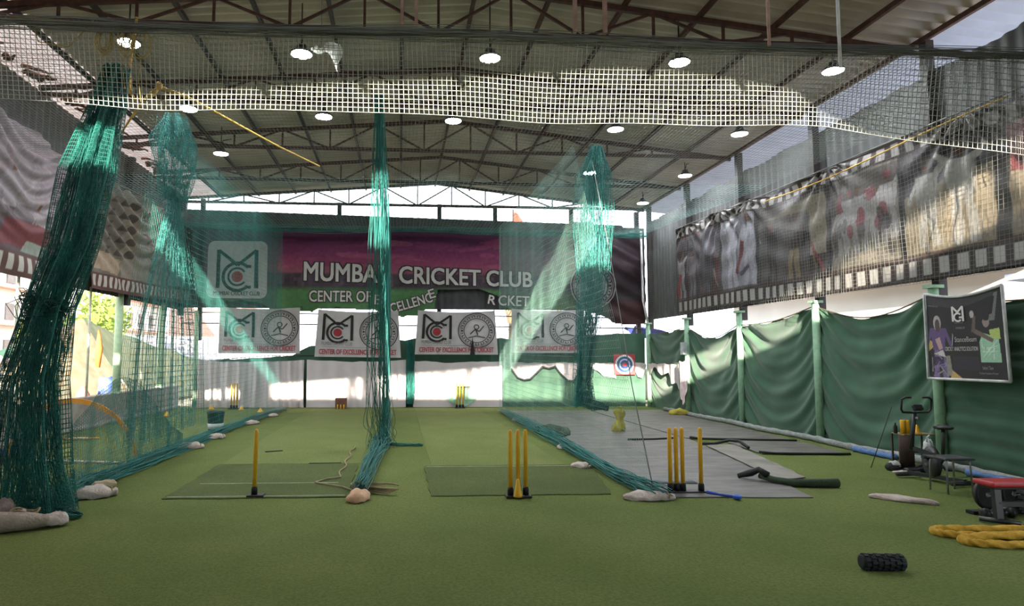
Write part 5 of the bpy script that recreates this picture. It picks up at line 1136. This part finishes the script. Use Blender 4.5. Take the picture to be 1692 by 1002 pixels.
t = thing('plastic_bag', 'crumpled white plastic bag hanging beside the bike post', 'bag', (7.62, 9.1, .05)); M_pb = mat('white_plastic', 'b5b9b9', rough=.5, bump=.5, scale=8)
V, F = blob((7.62, 9.25, .03), (.14, .14, .46), 0, 25, flat=0); mesh_obj('bag_body', V, F, M_pb, t); MB().tube([(7.6, 9.25, .46), (7.58, 9.22, .54), (7.62, 9.22, .58)], .01, 6).build('bag_handle', M_pb, t)
# exercise bike
BX, BY = 7.26, 8.75
t = thing('exercise_bike', 'black upright exercise bike with looped handlebars in front of the green curtain', 'exercise bike', (BX, BY, 0)); M_bk = mat('bike_black', '202123', rough=.4, var=.1, spec=.5)
MB().tube([(7.03, 9.12, .05), (7.40, 9.16, .05)], .032, 10).build('front_foot', M_bk, t)
MB().tube([(7.22, 8.40, .05), (7.62, 8.44, .05)], .032, 10).build('rear_foot', M_bk, t)
MB().bar((7.2, 9.12, .07), (7.42, 8.42, .07), .06, .05).bar((7.29, 8.85, .07), (7.30, 8.62, .35), .05, .05).bar((7.30, 8.62, .35), (7.22, 9.05, .42), .05, .05).build('frame_beam', M_bk, t, smooth=False)
Rf = RZ(-.32) @ RY(PI / 2)
MB().lathe([(.02, -.06), (.16, -.06), (.215, -.03), (.22, 0), (.215, .03), (.16, .06), (.02, .06)], (7.34, 8.86, .25), 32, Rf).build('flywheel_cover', M_bk, t)
MB().lathe([(.0, -.068), (.07, -.068), (.07, .068), (.0, .068)], (7.34, 8.86, .25), 20, Rf).build('crank_disc', mat('bike_grey', '4c4e50', rough=.4), t)
for s_, z in ((1, .16), (-1, .32)):
    o = Rf @ Vector((0, 0, .09 * s_)); MB().bar(Vector((7.34, 8.86, .25)) + o, Vector((7.37, 8.80, z)) + o, .02).build('crank_arm', mat('bike_grey', '4c4e50', rough=.4), t, smooth=False)
    MB().box(Vector((7.37, 8.80, z)) + o * 1.5, (.09, .10, .025), RZ(-.32)).build('pedal', M_blk, t, smooth=False, bevel=.006)
MB().tube([(7.2, 9.05, .40), (7.26, 9.07, .70), (7.31, 9.08, .93)], [.03, .027, .024], 10).build('handlebar_post', M_bk, t)
MB().tube([(x_ + .21, y_, z_) for x_, y_, z_ in [(7.0, 9.02, 1.13), (6.92, 9.02, 1.13), (6.87, 9.03, 1.10), (6.87, 9.05, .96), (6.90, 9.06, .92), (7.10, 9.08, .91), (7.29, 9.07, .92), (7.32, 9.06, .96), (7.32, 9.04, 1.10), (7.27, 9.03, 1.13), (7.18, 9.03, 1.13)]], .015, 9).build('handlebar', M_bk, t)
MB().box((7.31, 9.03, .985), (.13, .06, .08), RX(-.5)).build('console', M_blk, t, smooth=False, bevel=.012); MB().lathe([(.0, 0), (.025, 0), (.025, .03), (0, .03)], (7.30, 9.05, .84), 12, RX(1.57)).build('tension_knob', mat('chrome', '9a9c9e', rough=.25, metal=.8), t)
MB().tube([(7.30, 8.62, .34), (7.26, 8.54, .74)], .024, 10).build('seat_post', M_bk, t)
V, F = blob((7.24, 8.52, .735), (.24, .15, .07), 1.9, 26, flat=.6); mesh_obj('saddle', V, F, M_blk, t)
# stool
t = thing('stool', 'low dark topped stool with thin steel legs in front of the bike', 'stool', (7.0, 8.15, 0)); M_leg = mat('stool_steel', '8d8f8f', rough=.35, metal=.7)
MB().box((6.99, 8.15, .425), (.40, .34, .03)).build('seat', mat('stool_top', '3c3c3d', rough=.6), t, smooth=False, bevel=.013)
for sx, sy in ((-1, -1), (1, -1), (-1, 1), (1, 1)): MB().tube([(6.99 + .15 * sx, 8.15 + .12 * sy, .415), (6.99 + .155 * sx, 8.15 + .13 * sy, .36), (6.99 + .165 * sx, 8.15 + .14 * sy, .0)], .0115, 8).build('leg', M_leg, t)
MB().tube([(6.83, 8.03, .2), (7.15, 8.03, .2)], .006, 6).build('cross_rail', M_leg, t)
# bench
t = thing('weight_bench', 'flat red padded bench on a black post, cut by the right edge', 'bench', (6.3, 6.6, 0)); M_redpad = mat('red_vinyl', 'a3252b', rough=.4, var=.08, spec=.45)
MB().box((6.72, 6.62, .40), (1.35, .27, .055), RZ(-.05)).build('pad', M_redpad, t, smooth=False, bevel=.02)
MB().box((6.72, 6.62, .362), (1.28, .2, .03), RZ(-.05)).build('pad_board', M_blk, t, smooth=False, bevel=.004)
for x in (6.12, 7.2):
    MB().bar((x, 6.56, .04), (x, 6.58, .36), .07, .05, (0, 1, 0)).build('post', M_bk, t, smooth=False)
    MB().tube([(x - .12, 6.66, .035), (x + .10, 6.42, .035)], .026, 8).build('foot_bar', M_bk, t)
MB().bar((6.12, 6.57, .2), (7.2, 6.57, .2), .05).build('spine', M_bk, t, smooth=False)
# plates and dumbbells behind the bench
M_iron = mat('black_iron', '232426', rough=.5, var=.15)
for x, y, n in ((6.40, 7.0, 'left of the bench post'), (6.72, 7.02, 'right of the bench post')):
    t = thing('weight_plate', 'round black weight plate standing behind the bench, ' + n, 'weight plate', (x, y, 0), 'weight plates'); Rp = RZ(.15) @ RX(PI / 2 - .12)
    MB().lathe([(.03, -.018), (.12, -.018), (.15, -.024), (.158, 0), (.15, .024), (.12, .018), (.03, .018)], (x, y, .20), 30, Rp).build('disc', M_iron, t)
    MB().lathe([(.012, -.022), (.03, -.022), (.03, .022), (.012, .022)], (x, y, .20), 14, Rp).build('hub', M_leg, t)
    Flat().line([(-.01, -.005), (.06, .005), (.055, -.015)], .012).line([(.0, .03), (.05, .03)], .006).build('white_mark', M_wf, t, lambda a, b, o, x=x, y=y: (x + a, y - .035 - .12 * b, .20 + b), 0)
o = MB().bar((6.2, 7.0, .02), (6.95, 7.03, .02), .10, .035).build('plate_rack', M_blk, smooth=False); tag(o, 'low black rack bar under the weight plates', 'rack')
for k, (x, y, n) in enumerate(((6.24, 6.78, 'left of the post'), (6.42, 6.80, 'right of the post'))):
    t = thing('dumbbell', 'small black dumbbell under the bench, ' + n, 'dumbbell', (x, y, 0), 'dumbbells under the bench')
    MB().tube([(x - .06, y, .056), (x + .06, y, .056)], .014, 8).build('handle', M_leg, t)
    for s_ in (-1, 1): MB().lathe([(.02, -.03), (.05, -.03), (.055, 0), (.05, .03), (.02, .03)], (x + .065 * s_, y, .056), 12, RY(PI / 2)).build('weight', M_iron, t)
t = thing('crate', 'grey slatted plastic crate behind the bench at the right edge', 'crate', (6.95, 7.05, 0)); M_cr = mat('grey_crate', '6f7378', rough=.5)
MB().box((6.98, 7.05, .02), (.42, .3, .02)).build('crate_floor', M_cr, t, smooth=False)
for z in (.06, .12, .18, .24): MB().box((6.98, 6.91, z), (.42, .012, .035)).box((6.98, 7.19, z), (.42, .012, .035)).box((6.77, 7.05, z), (.012, .3, .035)).box((7.19, 7.05, z), (.012, .3, .035)).build('slat_ring', M_cr, t, smooth=False)
o = MB().tube([(6.98, 7.72, .0), (6.98, 7.72, .13), (6.98, 7.72, .15)], [.05, .05, .03], 12).build('grey_canister', mat('grey_plastic_can', '9c9e9e', rough=.5)); tag(o, 'grey canister behind the left weight plate', 'canister')
# battle rope
t = thing('battle_rope', 'thick yellow twisted battle rope doubled up on the turf at the right', 'rope', (5.6, 5.9, 0)); M_br = mat('battle_rope_yellow', 'c19a35', rough=.8, var=.12, scale=30, bump=.3, col2='ab8428')
def smooth(P, n):
    P = np.array(P, float); t_ = np.linspace(0, len(P) - 1, n); out = []
    for q in t_:
        i = min(int(q), len(P) - 2); f = q - i; p0, p1, p2, p3 = P[max(i - 1, 0)], P[i], P[i + 1], P[min(i + 2, len(P) - 1)]
        out.append(.5 * (2 * p1 + (p2 - p0) * f + (2 * p0 - 5 * p1 + 4 * p2 - p3) * f ** 2 + (3 * p1 - p0 - 3 * p2 + p3) * f ** 3))
    return out
MB().tube(smooth([(7.2, 6.30, .03), (6.4, 6.26, .03), (5.7, 6.27, .03), (5.27, 6.30, .03), (5.14, 6.22, .03), (5.22, 6.10, .03), (5.6, 6.04, .03), (6.2, 6.05, .04), (7.2, 6.1, .03)], 190), .034, 12, twist=(.22, 3, .55)).build('rope_strand', M_br, t)
MB().tube(smooth([(7.2, 5.98, .03), (6.3, 5.97, .035), (5.65, 5.98, .045), (5.25, 5.98, .03), (5.15, 5.90, .03), (5.22, 5.80, .03), (5.6, 5.72, .03), (6.2, 5.72, .03), (7.2, 5.8, .03)], 190), .034, 12, twist=(.22, 3, .55)).build('rope_strand', M_br, t)
# foam roller
t = thing('foam_roller', 'black knobbly foam roller lying on the turf at the front right', 'foam roller', (3.86, 5.22, 0)); M_fr = mat('black_foam', '1d1f22', rough=.6, var=.12)
Rr = RZ(-.1) @ RY(PI / 2); c = Vector((3.86, 5.22, .066))
MB().lathe([(.035, -.165), (.052, -.165), (.056, -.15), (.056, .15), (.052, .165), (.035, .165), (.035, .14), (.001, .14)], c, 28, Rr).build('core', M_fr, t)
b = MB()
for i in range(7):
    for k in range(9):
        a = 2 * PI * (k + .5 * (i % 2)) / 9; zz = -.138 + .046 * i; Rk = Rr @ RZ(a)
        b.box(c + Rk @ Vector((.0585, 0, zz)), (.014, .028, .034), Rk)
b.build('tread_knobs', M_fr, t, smooth=False, bevel=.004)
# thin stick leaning on the curtain
o = MB().tube([(7.25, 9.95, .0), (7.9, 10.3, .9)], .007, 6).build('thin_cane', M_blk); tag(o, 'thin dark cane leaning on the green curtain left of the shelf', 'cane')

V, F = blob((-6.35, 11.75, 0), (.5, .3, .22), .3, 31, flat=.5); o = mesh_obj('blue_cloth', V, F, M_blue); tag(o, 'blue cloth bundle on the turf at the left edge behind the gathered net', 'cloth')
